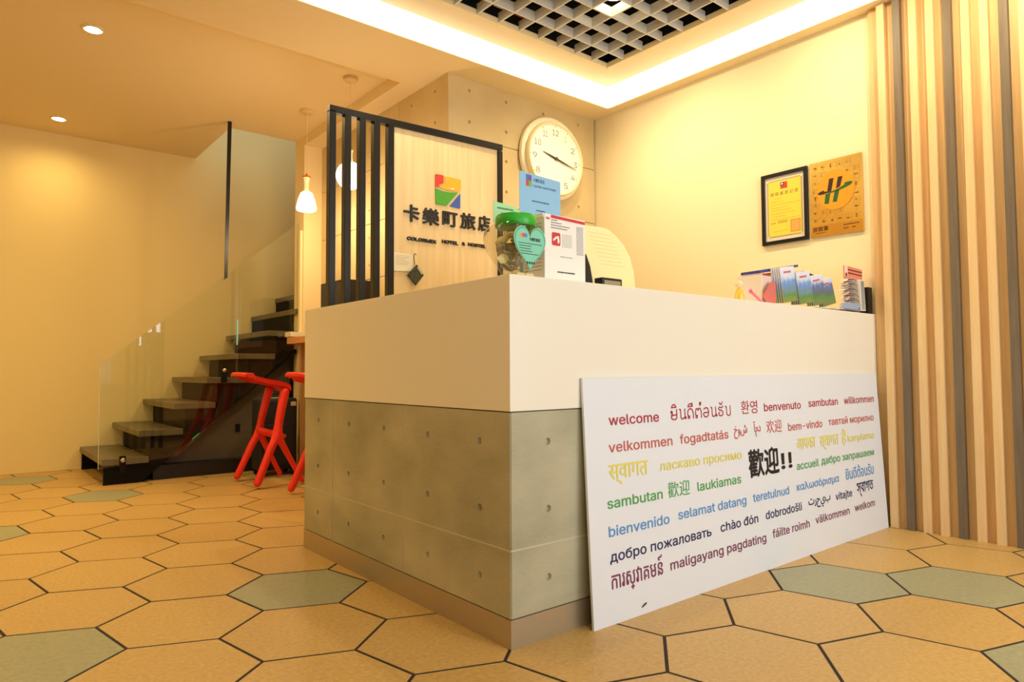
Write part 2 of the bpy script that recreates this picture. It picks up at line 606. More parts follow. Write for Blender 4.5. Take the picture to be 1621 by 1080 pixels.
# egg-crate grille
t = thing('ceiling_grille', 'pale grey square egg-crate grille set in the ceiling over the desk', 'grille', ((GX0 + GX1) / 2, (GY0 + GY1) / 2, ZT))
P_ = 0.167
k = 1
while GX1 - k * P_ > GX0 + 0.03:
    x = GX1 - k * P_
    MB().box(x - 0.005, x + 0.005, GY0 + w, GY1 - w, ZT, ZT + 0.062).build('grille_bar', grille_m, t)
    k += 1
k = 1
while GY1 - k * P_ > GY0 + 0.03:
    y = GY1 - k * P_
    MB().box(GX0 + w, GX1 - w, y - 0.005, y + 0.005, ZT + 0.0004, ZT + 0.0616).build('grille_bar', grille_m, t)
    k += 1
# lamp and loose wires above the grille
t = thing('grille_spotlight', 'bright round spotlight sitting above the ceiling grille', 'lamp', (1.70, 1.07, 3.11))
MB().lathe([(0.075, 0.0), (0.085, 0.03), (0.07, 0.12), (0.03, 0.16)], (1.70, 1.07, 3.115), 24).build('housing', white_plain, t, smooth=True)
MB().lathe([(0.066, 0.0), (0.066, 0.004)], (1.70, 1.07, 3.108), 24).build('lens', lamp_glow, t)
for (x, m_, l) in ((1.08, white_plain, 'loose white wire looping above the grille, leftmost'), (1.27, white_plain, 'loose white wire above the grille, next to the red one'), (1.44, red_plastic, 'loose red wire above the grille')):
    tag(MB().tube([(x - 0.07, 1.62, 3.11), (x - 0.02, 1.6, 3.095), (x + 0.05, 1.57, 3.10), (x + 0.08, 1.52, 3.15), (x + 0.02, 1.5, 3.3), (x, 1.5, 3.42)], 0.004, 6).build('loose_wire', m_), l, 'wire', 'wires above the grille')

# slatted wall on the right
bk = struct(MB().box(2.606, XW - 0.001, -3.3, -0.003, 0, ZC - 0.001).build('wall_slatted', wood_mid), 'tan timber backing of the slatted wall')
for k in range(39):
    y1 = -0.062 - 0.0803 * k
    d = (k % 3 == 1)
    MB().box(2.574, 2.606, y1 - 0.037, y1, 0.0, ZC - 0.002).build('slat', wood_dark if d else wood_light, bk, label='grey-brown slat' if d else None)

# ---------------------------------------------------------------- reception desk
desk = thing('reception_desk', 'L-shaped reception desk with white top band over a concrete panelled base', 'desk', (0, 0, 0))
ZD, ZB, ZG, LY = 1.15, 0.722, 0.296, 1.593
tp = MB()
ol = [(0, 0), (XW - 0.012, 0), (XW - 0.012, 0.36), (0.36, 0.36), (0.36, LY), (0, LY)]
tp.prism(ol, Matrix.Translation((0, 0, ZB)), ZD - ZB)
tp.build('white_top', white_top, desk, bevel=0.003)
co = MB()
ol2 = [(0.024, 0.024), (XW - 0.014, 0.024), (XW - 0.014, 0.34), (0.34, 0.34), (0.34, LY - 0.02), (0.024, LY - 0.02)]
co.prism(ol2, Matrix.Translation((0, 0, 0.0)), ZB)
co.build('core', mat('joint_grey', (196, 188, 160), 0.9), desk)
sk = MB()
ol3 = [(0.001, 0.001), (XW - 0.013, 0.001), (XW - 0.013, 0.02), (0.02, 0.02), (0.02, LY - 0.004), (0.001, LY - 0.004)]
sk.prism(ol3, Matrix.Translation((0, 0, 0.0)), 0.088)
sk.build('skirting', steel, desk)
MLd = frame((0.003, 0, 0), (0, -1, 0), (0, 0, 1))
MFd = frame((0, 0.003, 0), (1, 0, 0), (0, 0, 1))
hd = (0.620, 0.406, 0.190)
yj = [0.003, 0.65, 1.271, LY - 0.004]
xj = [0.0035, 0.62, 1.24, 1.86, XW - 0.014]
for k in range(3):
    for z0, z1 in ((0.088, ZG), (ZG, ZB - 0.001)):
        hs = [(-y, z) for y in (0.163, 0.478, 0.803, 1.113, 1.432) for z in hd]
        holed_panel('concrete_panel', concrete, desk, MLd, -yj[k + 1], -yj[k], z0, z1, hs, r=0.0125, depth=.010, gap=0.0026)
for k in range(4):
    for z0, z1 in ((0.088, ZG), (ZG, ZB - 0.001)):
        hs = [(x, z) for x in (0.158, 0.47, 0.78, 1.09, 1.40, 1.71, 2.02, 2.33) for z in hd]
        holed_panel('concrete_panel', concrete, desk, MFd, xj[k], xj[k + 1], z0, z1, hs, r=0.0125, depth=.010, gap=0.0026)
jf = mat('joint_grey', (196, 188, 160))
for y in yj[1:-1]:
    MB().box(.0044, .02, y - .003, y + .003, .088, ZB - .002).build('joint_fill', jf, desk)
for x in xj[1:-1]:
    MB().box(x - .003, x + .003, .0044, .02, .088, ZB - .002).build('joint_fill', jf, desk)
MB().box(.0036, .02, .0034, LY - .006, ZG - .003, ZG + .003).build('joint_fill', jf, desk)
MB().box(.0034, XW - .016, .0036, .02, ZG - .003, ZG + .003).build('joint_fill', jf, desk)
# low desk surface inside
MB().box(0.362, XW - 0.015, 0.362, 0.95, 0.72, 0.75).build('worktop', white_top, desk)
MB().box(XW - 0.06, XW - 0.015, 0.362, 0.93, 0.0, 0.72).build('side_panel', white_top, desk)
MB().box(0.362, 0.40, 0.362, 0.93, 0.0, 0.72).build('side_panel', white_top, desk)

# ---------------------------------------------------------------- welcome board
bo, bt = Vector((0.302, -0.056, 0.0)), Vector((0.302, -0.012, 0.823))
sg = thing('welcome_board', 'white foam board printed with welcome in many languages, leaning on the desk front', 'sign', (1.43, -0.05, 0))
MS = frame(bo, (1, 0, 0), bt - bo)
MB().prism([(0, 0), (2.262, 0), (2.262, 0.824), (0, 0.824)], MS @ Matrix.Translation((0, 0, -0.009)), 0.009).build('panel', board_m, sg)
SC = {'red': (176, 30, 48), 'or': (196, 88, 76), 'ye': (224, 212, 84), 'bk': (22, 20, 22), 'gr': (72, 158, 72), 'bl': (84, 146, 208), 'nv': (30, 26, 84), 'pu': (124, 50, 84)}
SM = {k: mat('print_' + k, v, 0.5) for k, v in SC.items()}
LINES = [("welcome", 'red', .119, .389, .660), ("환영", 'red', .932, 1.057, .666), ("benvenuto", 'red', 1.111, 1.427, .667), ("sambutan", 'red', 1.501, 1.794, .6715), ("willkommen", 'red', 1.863, 2.207, .6725),
    ("velkommen", 'or', .112, .460, .5675), ("fogadtatás", 'or', .507, .826, .569), ("خوش", 'or', .869, .967, .583), ("آمد", 'or', 1.016, 1.072, .583), ("欢迎", 'or', 1.119, 1.246, .575), ("bem-vindo", 'or', 1.302, 1.618, .5705), ("тавтай морилно", 'or', 1.683, 2.185, .5745),
    ("स्वागत", 'ye', .106, .312, .476), ("ласкаво просимо", 'ye', .378, .914, .480), ("आपका", 'ye', 1.365, 1.539, .480), ("स्वागत", 'ye', 1.582, 1.774, .478), ("है", 'ye', 1.808, 1.858, .478), ("karşılama", 'ye', 1.872, 2.170, .4815),
    ("sambutan", 'gr', .092, .385, .380), ("歡迎", 'gr', .418, .549, .381), ("laukiamas", 'gr', .599, .897, .3815), ("accueil", 'gr', 1.352, 1.557, .3905), ("дабро запрашаем", 'gr', 1.583, 2.155, .394),
    ("bienvenido", 'bl', .092, .416, .2865), ("selamat datang", 'bl', .471, .925, .292), ("teretulnud", 'bl', .978, 1.269, .293), ("καλωσόρισμα", 'bl', 1.340, 1.744, .298), ("ยินดีต้อนรับ", 'bl', 1.820, 2.135, .298),
    ("добро пожаловать", 'nv', .092, .669, .203), ("chào đón", 'nv', .733, 1.004, .207), ("dobrodošli", 'nv', 1.066, 1.369, .2095), ("ترحيب", 'nv', 1.434, 1.643, .222), ("vitajte", 'nv', 1.697, 1.870, .2125), ("স্বাগত", 'nv', 1.927, 2.115, .218),
    ("ការស្វាគមន៍", 'pu', .094, .363, .1145), ("maligayang pagdating", 'pu', .408, 1.056, .1195), ("fáilte roimh", 'pu', 1.110, 1.428, .1245), ("välkommen", 'pu', 1.487, 1.827, .1305), ("welkom", 'pu', 1.888, 2.115, .1335)]
CJK = ("환영", "欢迎", "歡迎")
for s_, c_, u0, u1, v0 in LINES:
    sz = 0.062 if s_ in CJK else 0.066
    if s_ in ("خوش", "آمد", "ترحيب"):
        sz = 0.052
    if s_ in ("स्वागत", "आपका", "है", "স্বাগত"):
        sz = 0.078
    if s_ == "ការស្វាគមន៍":
        sz = 0.075
    if s_ == "ยินดีต้อนรับ":
        sz = 0.072
    lettering(s_, MS, u0, v0, sz, SM[c_], sg, u1 - u0, bold=0.0006 if s_ not in CJK else 0.0)
lettering("歡迎", MS, .963, .405, .122, SM['bk'], sg, .236, bold=0.0030)
lettering("!!", MS, 1.222, .408, .128, SM['bk'], sg, .090, bold=0.0024)
# Lao script drawn stroke by stroke (em box 1 wide, x height 0.62)
LAO = [
    [[(.08,.52),(.02,.45),(.08,.38),(.15,.45),(.08,.52)],[(.15,.45),(.12,.32),(.05,.22),(.06,.08),(.2,.0),(.42,.0),(.55,.1),(.56,.6)],[(.56,.3),(.4,.26),(.22,.28),(.12,.22)]],
    [[(.05,.58),(.12,.6),(.16,.52),(.16,.1),(.24,.0),(.4,.02),(.55,.12)],[(.55,.6),(.55,.05),(.62,.0),(.66,.07),(.55,.14)]],
    [[(.1,.0),(.04,.3),(.1,.5),(.28,.6),(.48,.54),(.58,.35),(.58,.0)],[(.1,.0),(.2,.02),(.22,.12),(.14,.16),(.08,.1)]],
    [[(.08,.0),(.03,.3),(.1,.55),(.22,.58),(.3,.46),(.38,.58),(.5,.58),(.6,.4),(.6,.0)],[(.08,.0),(.18,.02),(.2,.14),(.1,.16)]],
    [[(.1,.5),(.3,.6),(.5,.55),(.58,.35),(.54,.12),(.36,.0),(.14,.04),(.05,.2),(.14,.3),(.3,.28),(.56,.3)]],
    [[(.05,.58),(.12,.6),(.16,.52),(.16,.1),(.24,.0),(.4,.02),(.55,.12)],[(.55,.6),(.55,.05),(.62,.0),(.66,.07),(.55,.14)]],
    [[(.56,.62),(.4,.52),(.18,.58),(.08,.48),(.16,.38),(.4,.36),(.54,.24),(.5,.06),(.3,.0),(.1,.06),(.08,.2),(.2,.22)]],
    [[(.05,.58),(.12,.6),(.16,.52),(.16,.1),(.26,.0),(.46,.0),(.56,.1),(.56,.62)]]]
MARKS = {0: [[(.1,.72),(.2,.88),(.4,.9),(.52,.74),(.1,.72)]], 2: [[(.1,.72),(.2,.88),(.4,.9),(.52,.74),(.1,.72)],[(.52,.74),(.52,.96)]],
         3: [[(.5,.76),(.6,.86),(.5,.95),(.46,.84),(.62,.96)]], 6: [[(.2,.86),(.28,.76),(.42,.76),(.52,.9)]]}
lao = MB()
pitch = 0.406 / 8
for g, strokes in enumerate(LAO):
    for st in strokes + MARKS.get(g, []):
        pts = [MS @ Vector((0.460 + g * pitch + p[0] * 0.066, 0.662 + p[1] * 0.062, 0.0014)) for p in st]
        for a, b in zip(pts[:-1], pts[1:]):
            d = b - a
            if d.length < 1e-5:
                continue
            n = (MS.to_3x3() @ Vector((0, 0, 1)))
            s_ = d.normalized().cross(n) * 0.0024
            e_ = d.normalized() * 0.0016
            lao.quad(a - e_ - s_, b + e_ - s_, b + e_ + s_, a - e_ + s_)
lao.build('lettering', SM['red'], sg)
MB().prism([(.238, .022), (.262, .030), (.268, .036), (.258, .037), (.240, .029)], MS @ Matrix.Translation((0, 0, 0.0005)), 0.0006).build('scuff_mark', mat('scuff', (70, 66, 62), 0.8), sg)

# ---------------------------------------------------------------- slatted name screen behind the desk
scr = thing('name_screen', 'black framed screen with slatted left side and pale wooden name board behind the desk', 'screen', (0.7, 1.64, 0))
ys0, ys1 = 1.62, 1.66
for a, b in ((.135, .170), (.219, .255), (.303, .339), (.387, .424), (.474, .510)):
    MB().box(a, b, ys0, ys1, 0, 2.196).build('post', black_metal, scr, bevel=0.002, segs=1)
MB().box(1.238, 1.270, ys0, ys1, 0, 2.206).build('post', black_metal, scr, bevel=0.002, segs=1)
fr = MB()
fr.prism([(.135, 2.186), (1.270, 2.212), (1.270, 2.248), (.135, 2.222)], frame((0, ys0, 0), (1, 0, 0), (0, 0, 1)), -0.04)
fr.build('top_rail', black_metal, scr, bevel=0.002, segs=1)
MB().prism([(.511, 0.3), (1.237, 0.3), (1.237, 2.210), (.511, 2.194)], frame((0, 1.636, 0), (1, 0, 0), (0, 0, 1)), -0.012).build('board', wood_board, scr)
MN = frame((0, 1.636, 0), (1, 0, 0), (0, 0, 1))
def lg(pts, m, nm='logo_tile'):
    out = [(.78 + (p[0] - 303) / 180 * .177, 1.978 - (p[1] - 172 - .1 * (p[0] - 303)) / 206 * .172) for p in pts]
    MB().prism(out, MN @ Matrix.Translation((0, 0, 0.0005)), 0.006).build(nm, m, scr)
lg([(306, 175), (312, 172), (358, 175), (363, 180), (362, 230), (357, 234), (334, 238), (330, 250), (328, 260), (305, 262)], mat('logo_red', (214, 62, 44), 0.4))
lg([(372, 183), (410, 183), (455, 190), (482, 192), (486, 200), (485, 262), (480, 274), (440, 280), (385, 276), (345, 266), (333, 260), (342, 246), (366, 240), (371, 234)], mat('logo_yellow', (240, 178, 44), 0.4))
lg([(305, 271), (325, 276), (350, 286), (400, 291), (466, 287), (425, 335), (384, 386), (345, 384), (308, 378)], mat('logo_green', (76, 160, 44), 0.4))
lg([(482, 294), (481, 396), (470, 398), (406, 388), (440, 346)], mat('logo_blue', (62, 92, 176), 0.4))
MB().prism([(.872, 1.905), (.914, 1.909), (.910, 1.916), (.890, 1.911)], MN @ Matrix.Translation((0, 0, 0.0068)), 0.001).build('logo_tile', white_plain, scr)
ink = mat('black_letters', (26, 22, 20), 0.45)
for ch, u, wd, v in (("卡", .577, .097, 1.690), ("樂", .699, .107, 1.687), ("町", .833, .100, 1.695), ("旅", .958, .106, 1.697), ("店", 1.088, .085, 1.700)):
    lettering(ch, MN, u, v, .100, ink, scr, wd, bold=0.0024, lift=0.005, thick=0.004)
for wd_, u, wd, v in (("COLORMIX", .598, .190, 1.577), ("HOTEL", .830, .110, 1.586), ("&", .970, .019, 1.589), ("HOSTEL", 1.014, .128, 1.590)):
    lettering(wd_, MN, u, v, .034, ink, scr, wd, bold=0.0016, lift=0.004, thick=0.003)
# note card and key pouch hanging on the screen
nt_ = MB().prism([(0, 0), (.122, .006), (.122, .100), (0, .102)], frame((.512, 1.630, 1.396), (1, 0, 0), (0, 0, 1)), 0.0015).build('note_card', mat('paper_white', (240, 228, 200), 0.6))
tag(nt_, 'small cream note card stuck on the wooden name board', 'card')
prn = MB()
for k in range(6):
    prn.box(.525, .525 + random.uniform(.06, .09), 1.6278, 1.6283, 1.484 - k * .010, 1.4855 - k * .010)
prn.build('printed_lines', mat('faint_print', (170, 156, 132), 0.7), nt_)
hk = thing('hanging_pouch', 'dark diamond-shaped pouch hanging from a hook on the wooden name board', 'pouch', (.642, 1.625, 1.32))
MB().tube([(.640, 1.622, 1.440), (.634, 1.618, 1.465), (.632, 1.618, 1.490), (.640, 1.62, 1.502), (.650, 1.62, 1.495)], 0.0022, 6).build('hook', black_metal, hk)
MB().prism([(0, 0), (.052, .062), (.006, .118), (-.052, .054)], frame((.640, 1.618, 1.322), (1, 0, 0), (0, 0, 1)), 0.012).build('pouch_body', mat('dark_camo_cloth', (44, 42, 34), 0.8, rgb2=(84, 80, 58), scale=60), hk, bevel=0.003)
MB().prism([(.006, .1), (.036, .062), (.042, .068), (.012, .106)], frame((.640, 1.6055, 1.322), (1, 0, 0), (0, 0, 1)), 0.001).build('tag', mat('tag_silver', (190, 186, 170), 0.4), hk)

# ---------------------------------------------------------------- wall clock
ck = thing('wall_clock', 'large round cream wall clock on the concrete wall', 'clock', (2.10, YC, 2.455))
cream_pl = mat('cream_plastic', (250, 240, 206), 0.35)
cc = (2.125, YC, 2.440)
MB().lathe([(0.24, 0.002), (0.29, 0.004), (0.312, 0.018), (0.312, 0.045), (0.295, 0.062), (0.280, 0.066)], cc, 64, 'Y').build('case', cream_pl, ck, smooth=True)
cf = (2.108, YC, 2.425)
rim = MB()
prof = [(0.270, 0.060), (0.279, 0.075), (0.277, 0.098), (0.270, 0.108), (0.262, 0.106), (0.258, 0.096), (0.258, 0.090)]
bm = rim.bm
rg = [[bm.verts.new((cf[0] + r * math.cos(2 * math.pi * k / 64), cf[1] - h, cf[2] + r * math.sin(2 * math.pi * k / 64))) for k in range(64)] for r, h in prof]
for i in range(len(rg) - 1):
    for k in range(64):
        bm.faces.new([rg[i][k], rg[i][(k + 1) % 64], rg[i + 1][(k + 1) % 64], rg[i + 1][k]])
rim.build('bezel', mat('gilt_rim', (244, 230, 186), 0.25, metal=0.2), ck, smooth=True)
MB().lathe([(0.260, 0.0), (0.260, 0.004)], (cf[0], cf[1] - 0.088, cf[2]), 64, 'Y').build('face', mat('clock_face', (252, 247, 226), 0.5), ck)
MC = frame((cf[0], cf[1] - 0.0925, cf[2]), (1, 0, 0), (0, 0, 1))
numm = mat('clock_numerals', (120, 110, 84), 0.5)
for n in range(1, 13):
    a = math.radians(90 - 30 * n)
    wd = 0.062 if n >= 10 else 0.038
    if n == 1:
        wd = 0.012
    if n == 11:
        wd = 0.044
    lettering(str(n), MC, 0.205 * math.cos(a) - wd / 2, 0.205 * math.sin(a) - 0.030, 0.084, numm, ck, wd, lift=0.0006, thick=0.0004, name='numeral')
tk = MB()
for n in range(60):
    a = math.radians(6 * n)
    r0 = 0.244 if n % 5 else 0.238
    u, v = Vector((math.cos(a), math.sin(a))), Vector((-math.sin(a), math.cos(a)))
    hw = 0.0012 if n % 5 else 0.0025
    pts = [u * r0 - v * hw, u * 0.252 - v * hw, u * 0.252 + v * hw, u * r0 + v * hw]
    tk.quad(*[MC @ Vector((p.x, p.y, 0.0008)) for p in pts])
tk.build('minute_marks', numm, ck)
handm = mat('clock_hands', (70, 60, 38), 0.4)
def hand(ang, ln, wd, lift):
    a = math.radians(90 - ang)
    R_ = MC @ Matrix.Translation((0, 0, lift)) @ Matrix.Rotation(a, 4, 'Z')
    MB().prism([(-0.03, -wd), (ln * 0.3, -wd * 1.3), (ln, -wd * 0.3), (ln, wd * 0.3), (ln * 0.3, wd * 1.3), (-0.03, wd)], R_, 0.002).build('hand', handm, ck)
hand(284, 0.135, 0.006, 0.004)
hand(104, 0.215, 0.005, 0.008)
MB().lathe([(0.013, 0), (0.013, 0.014), (0.006, 0.018)], (cf[0], cf[1] - 0.093, cf[2]), 20, 'Y').build('hub', handm, ck)

# ---------------------------------------------------------------- certificate and gold plaque on the right wall
MR = frame((XW - 0.001, 0.672, 1.627), (0, -1, 0), (0, 0, 1))      # u to the right in the picture, faces -x
ct = thing('framed_certificate', 'yellow certificate with a small red flag in a black frame on the cream wall', 'certificate', (XW, 0.52, 1.627))
fo, fi = (0, 0, .300, .446), (.022, .022, .278, .424)
for a in ((0, 0, .300, .022), (0, .424, .300, .446), (0, .022, .022, .424), (.278, .022, .300, .424)):
    MB().prism([(a[0], a[1]), (a[2], a[1]), (a[2], a[3]), (a[0], a[3])], MR, 0.020).build('frame_side', black_metal, ct, bevel=0.0015, segs=1)
MB().prism([(.022, .022), (.278, .022), (.278, .424), (.022, .424)], MR, 0.008).build('mount', mat('mount_card', (226, 216, 196), 0.6), ct)
def rect(u0, v0, u1, v1, lift, th, m, nm, parent, F=MR):
    return MB().prism([(u0, v0), (u1, v0), (u1, v1), (u0, v1)], F @ Matrix.Translation((0, 0, lift)), th).build(nm, m, parent)
pap = rect(.036, .043, .264, .402, .008, .0008, mat('grey_border_print', (176, 160, 116), 0.6), 'paper', ct)
rect(.044, .051, .256, .394, .0089, .0004, mat('yellow_paper', (238, 208, 74), 0.55), 'paper', ct, )
flag = rect(.125, .342, .170, .382, .0095, .0004, mat('flag_red', (206, 52, 36), 0.5), 'flag', ct)
rect(.125, .362, .148, .382, .0101, .0003, mat('flag_blue', (28, 34, 90), 0.5), 'flag', ct)
sun = [(.1365 + (.0075 if k % 2 == 0 else .005) * math.cos(k * math.pi / 12), .372 + (.0075 if k % 2 == 0 else .005) * math.sin(k * math.pi / 12)) for k in range(24)]
MB().prism(sun, MR @ Matrix.Translation((0, 0, 0.0106)), 0.0003).build('flag', white_plain, ct)
dk = mat('certificate_ink', (84, 66, 34), 0.6)
for k, ch in enumerate("旅館業登記證"):
    lettering(ch, MR, .058 + k * .0315, .305, .025, dk, ct, .023, bold=0.0, lift=0.0095, thick=0.0003)
lines = MB()
for k, (a, ln) in enumerate(((.08, .05), (.06, .09), (.06, .19), (.06, .11), (.06, .13), (.06, .16), (.06, .10), (.06, .19))):
    v = .282 - k * .0185
    x = a
    while x < a + ln - .003:
        d_ = random.uniform(.003, .007)
        lines.prism([(x, v), (x + d_, v), (x + d_, v + .0022), (x, v + .0022)], MR @ Matrix.Translation((0, 0, 0.0095)), 0.0003)
        x += d_ + .0015
for k in range(9):
    x = .058 + k * .0115 if k < 3 else .066 + k * .013
    if x < .16:
        lines.prism([(x, .128), (x + .008, .128), (x + .008, .128 + (.009 if k < 3 else .016)), (x, .128 + (.009 if k < 3 else .016))], MR @ Matrix.Translation((0, 0, 0.0095)), 0.0003)
for k in range(12):
    x = .07 + k * .0085
    lines.prism([(x, .078), (x + .005, .078), (x + .005, .081), (x, .081)], MR @ Matrix.Translation((0, 0, 0.0095)), 0.0003)
lines.build('illegible_print', mat('thin_ink', (176, 150, 60), 0.6), ct)
rect(.186, .062, .250, .140, .0095, .0004, mat('stamp_orange', (226, 138, 60), 0.6), 'stamp', ct)
rect(.192, .068, .244, .134, .0100, .0004, mat('stamp_pale', (236, 164, 80), 0.6), 'stamp', ct)
for cu, cv in ((.040, .398), (.260, .398), (.040, .047), (.260, .047)):
    MB().prism([(cu + .007 * math.cos(k * math.pi / 5), cv + .007 * math.sin(k * math.pi / 5)) for k in range(10)], MR @ Matrix.Translation((0, 0, 0.0094)), 0.0006).build('corner_mark', mat('mount_card', (226, 216, 196)), ct)

MP = frame((XW - 0.001, 0.358, 1.630), (0, -1, 0), (0, 0, 1))
pq = thing('gold_plaque', 'embossed gold plaque with a round orange emblem on the cream wall', 'plaque', (XW, 0.2, 1.63))
def gold(name, rgb, relief):
    m = mat(name, rgb, 0.22, metal=0.85)
    if relief:
        nt = m.node_tree
        b = nt.nodes['Principled BSDF']
        tc = nt.nodes.new('ShaderNodeTexCoord')
        vo = nt.nodes.new('ShaderNodeTexVoronoi')
        vo.distance = 'CHEBYCHEV'
        vo.feature = 'F1'
        vo.inputs['Scale'].default_value = 32
        vo.inputs['Randomness'].default_value = 0.6
        wv = nt.nodes.new('ShaderNodeMath')
        wv.operation = 'MULTIPLY'
        wv.inputs[1].default_value = 26
        sn = nt.nodes.new('ShaderNodeMath')
        sn.operation = 'SINE'
        bp = nt.nodes.new('ShaderNodeBump')
        bp.inputs['Strength'].default_value = 0.9
        bp.inputs['Distance'].default_value = 0.004
        nt.links.new(tc.outputs['Object'], vo.inputs['Vector'])
        nt.links.new(vo.outputs['Distance'], wv.inputs[0])
        nt.links.new(wv.outputs[0], sn.inputs[0])
        nt.links.new(sn.outputs[0], bp.inputs['Height'])
        nt.links.new(bp.outputs[0], b.inputs['Normal'])
    return m
PG = gold('embossed_gold', (244, 200, 100), False)
rect(0, 0, .304, .446, 0, .012, PG, 'plate', pq, MP)
rel = MB()
pr_ = random.Random(11)
for ci in range(6):
    for cj in range(8):
        u0_, v0_ = .012 + ci * .0475, .074 + cj * .0455
        cu_, cv_ = u0_ + .020, v0_ + .020
        if ((cu_ - .154) / .108) ** 2 + ((cv_ - .263) / .117) ** 2 < 1.12 or pr_.random() < .04:
            continue
        w_, h_ = .040, .038
        def st_(a0, b0, a1, b1):
            rel.prism([(u0_ + a0 * w_, v0_ + b0 * h_), (u0_ + a1 * w_, v0_ + b0 * h_), (u0_ + a1 * w_, v0_ + b1 * h_), (u0_ + a0 * w_, v0_ + b1 * h_)], MP @ Matrix.Translation((0, 0, .0119)), .0022)
        kind_ = pr_.randrange(4)
        if kind_ in (0, 1):
            st_(0, 0, .12, 1); st_(.88, 0, 1, 1); st_(.12, .88, .88, 1)
            if kind_:
                st_(.12, 0, .88, .12)
        else:
            st_(0, .86, 1, 1); st_(.44, 0, .56, .86)
        for _ in range(2):
            q_ = pr_.uniform(.2, .7)
            st_(.22, q_, .80, q_ + .11)
        q_ = pr_.uniform(.25, .6)
        st_(q_, .2, q_ + .12, .75)
rel.build('relief', PG, pq, kind='stuff')
rect(.004, .004, .300, .066, .012, .0012, gold('smooth_gold', (232, 178, 80), False), 'caption_band', pq, MP)
MB().prism([(.154 + .108 * math.cos(k * math.pi / 32), .263 + .117 * math.sin(k * math.pi / 32)) for k in range(64)], MP @ Matrix.Translation((0, 0, .012)), .004).build('disc', mat('orange_gold_disc', (240, 170, 52), 0.35, metal=0.5), pq)
def em(pts, m):
    out = []
    for x, y in pts:
        out.append((.154 + (x - 350) * .000515, .263 + (470 - y) * .000513 - (x - 350) * .17 * .000513))
    MB().prism(out, MP @ Matrix.Translation((0, 0, .016)), .0015).build('emblem', m, pq)
ebk, egr = mat('emblem_black', (52, 28, 30), 0.35), mat('emblem_green', (28, 96, 40), 0.35)
em([(282, 346), (332, 340), (306, 470), (300, 492), (256, 500)], ebk)
em([(382, 328), (432, 322), (402, 438), (356, 462)], ebk)
em([(238, 520), (292, 512), (270, 632), (222, 636)], egr)
em([(342, 490), (394, 474), (362, 610), (316, 614)], egr)
em([(146, 520), (170, 498), (215, 478), (222, 492), (262, 492), (262, 506), (200, 526), (160, 530)], ebk)
em([(262, 500), (330, 484), (400, 452), (455, 415), (450, 398), (500, 384), (530, 382), (540, 392), (520, 418), (460, 450), (380, 484), (300, 508), (262, 512)], egr)
for k, ch in enumerate("旅館業"):
    lettering(ch, MP, .014 + k * .032, .034, .030, ebk, pq, .028, bold=0.0004, lift=0.0135, thick=0.0004)
fine = MB()
for k in range(8):
    fine.prism([(.030 + k * .0075, .020), (.035 + k * .0075, .020), (.035 + k * .0075, .024), (.030 + k * .0075, .024)], MP @ Matrix.Translation((0, 0, .0132)), .0004)
for k in range(9):
    fine.prism([(.195 + k * .010, .046), (.202 + k * .010, .046), (.202 + k * .010, .052), (.195 + k * .010, .052)], MP @ Matrix.Translation((0, 0, .0132)), .0004)
for k in (0, 1, 2, 5, 6):
    fine.prism([(.195 + k * .010, .026), (.202 + k * .010, .026), (.202 + k * .010, .032), (.195 + k * .010, .032)], MP @ Matrix.Translation((0, 0, .0132)), .0004)
fine.build('fine_print', ebk, pq)

# ---------------------------------------------------------------- things on the desk corner
jr = thing('heart_jar', 'clear heart-shaped jar with green lid and mint heart label on the desk corner', 'jar', (.125, .14, ZD))
def heart(cx, cz, w_, h_, n=40):
    out = []
    for k in range(n):
        t_ = 2 * math.pi * k / n
        x = 16 * math.sin(t_) ** 3
        y = 13 * math.cos(t_) - 5 * math.cos(2 * t_) - 2 * math.cos(3 * t_) - math.cos(4 * t_)
        out.append((cx + x / 32 * w_, cz + (y + 2.5) / 29 * h_))
    return out
MJ = frame((0, .045, 0), (1, 0, 0), (0, 0, 1))
def heart_body(scale, y0, y1, name, m, parent):
    mb = MB()
    bm = mb.bm
    secs = [(y0, .80), (y0 + .018, .97), (y0 + .05, 1.0), ((y0 + y1) / 2 - .006, 1.0), ((y0 + y1) / 2, .95), ((y0 + y1) / 2 + .006, 1.0), (y1 - .05, 1.0), (y1 - .018, .97), (y1, .80)]
    rings = []
    for yy, s_ in secs:
        pts = heart(.118, 1.250, .178 * scale * s_, .185 * scale * s_)
        rings.append([bm.verts.new((p[0], yy, max(p[1], ZD + .003))) for p in pts])
    for i in range(len(rings) - 1):
        n = len(rings[i])
        for k_ in range(n):
            bm.faces.new([rings[i][k_], rings[i][(k_ + 1) % n], rings[i + 1][(k_ + 1) % n], rings[i + 1][k_]])
    bm.faces.new(rings[0])
    bm.faces.new(list(reversed(rings[-1])))
    return mb.build(name, m, parent, smooth=True)
heart_body(1.0, .045, .195, 'jar_body', jar_glass, jr)
MB().box(.085, .160, .065, .165, ZD, ZD + .022).build('jar_foot', mat('pale_clear_plastic', (226, 208, 150), 0.2), jr, bevel=.008)
MB().lathe([(.050, -.030), (.056, -.012), (.056, .0)], (.130, .125, 1.335), 40).build('jar_neck', jar_glass, jr, smooth=True)
green = mat('green_lid', (44, 176, 40), 0.3)
MB().lathe([(.068, -.002), (.070, .001), (.070, .029), (.065, .037), (.04, .038)], (.130, .125, 1.333), 48).build('lid', green, jr, smooth=True)
mint = mat('mint_label', (126, 206, 176), 0.45)
MB().prism(heart(.122, 1.245, .138, .150), MJ @ Matrix.Translation((0, 0, .001)), .002).build('heart_label', mint, jr)
hb = MB()
ho, hi_ = heart(.122, 1.245, .130, .142), heart(.122, 1.245, .124, .136)
for k in range(40):
    l = (k + 1) % 40
    hb.quad(*[MJ @ Vector((p[0], p[1], .0034)) for p in (ho[k], ho[l], hi_[l], hi_[k])])
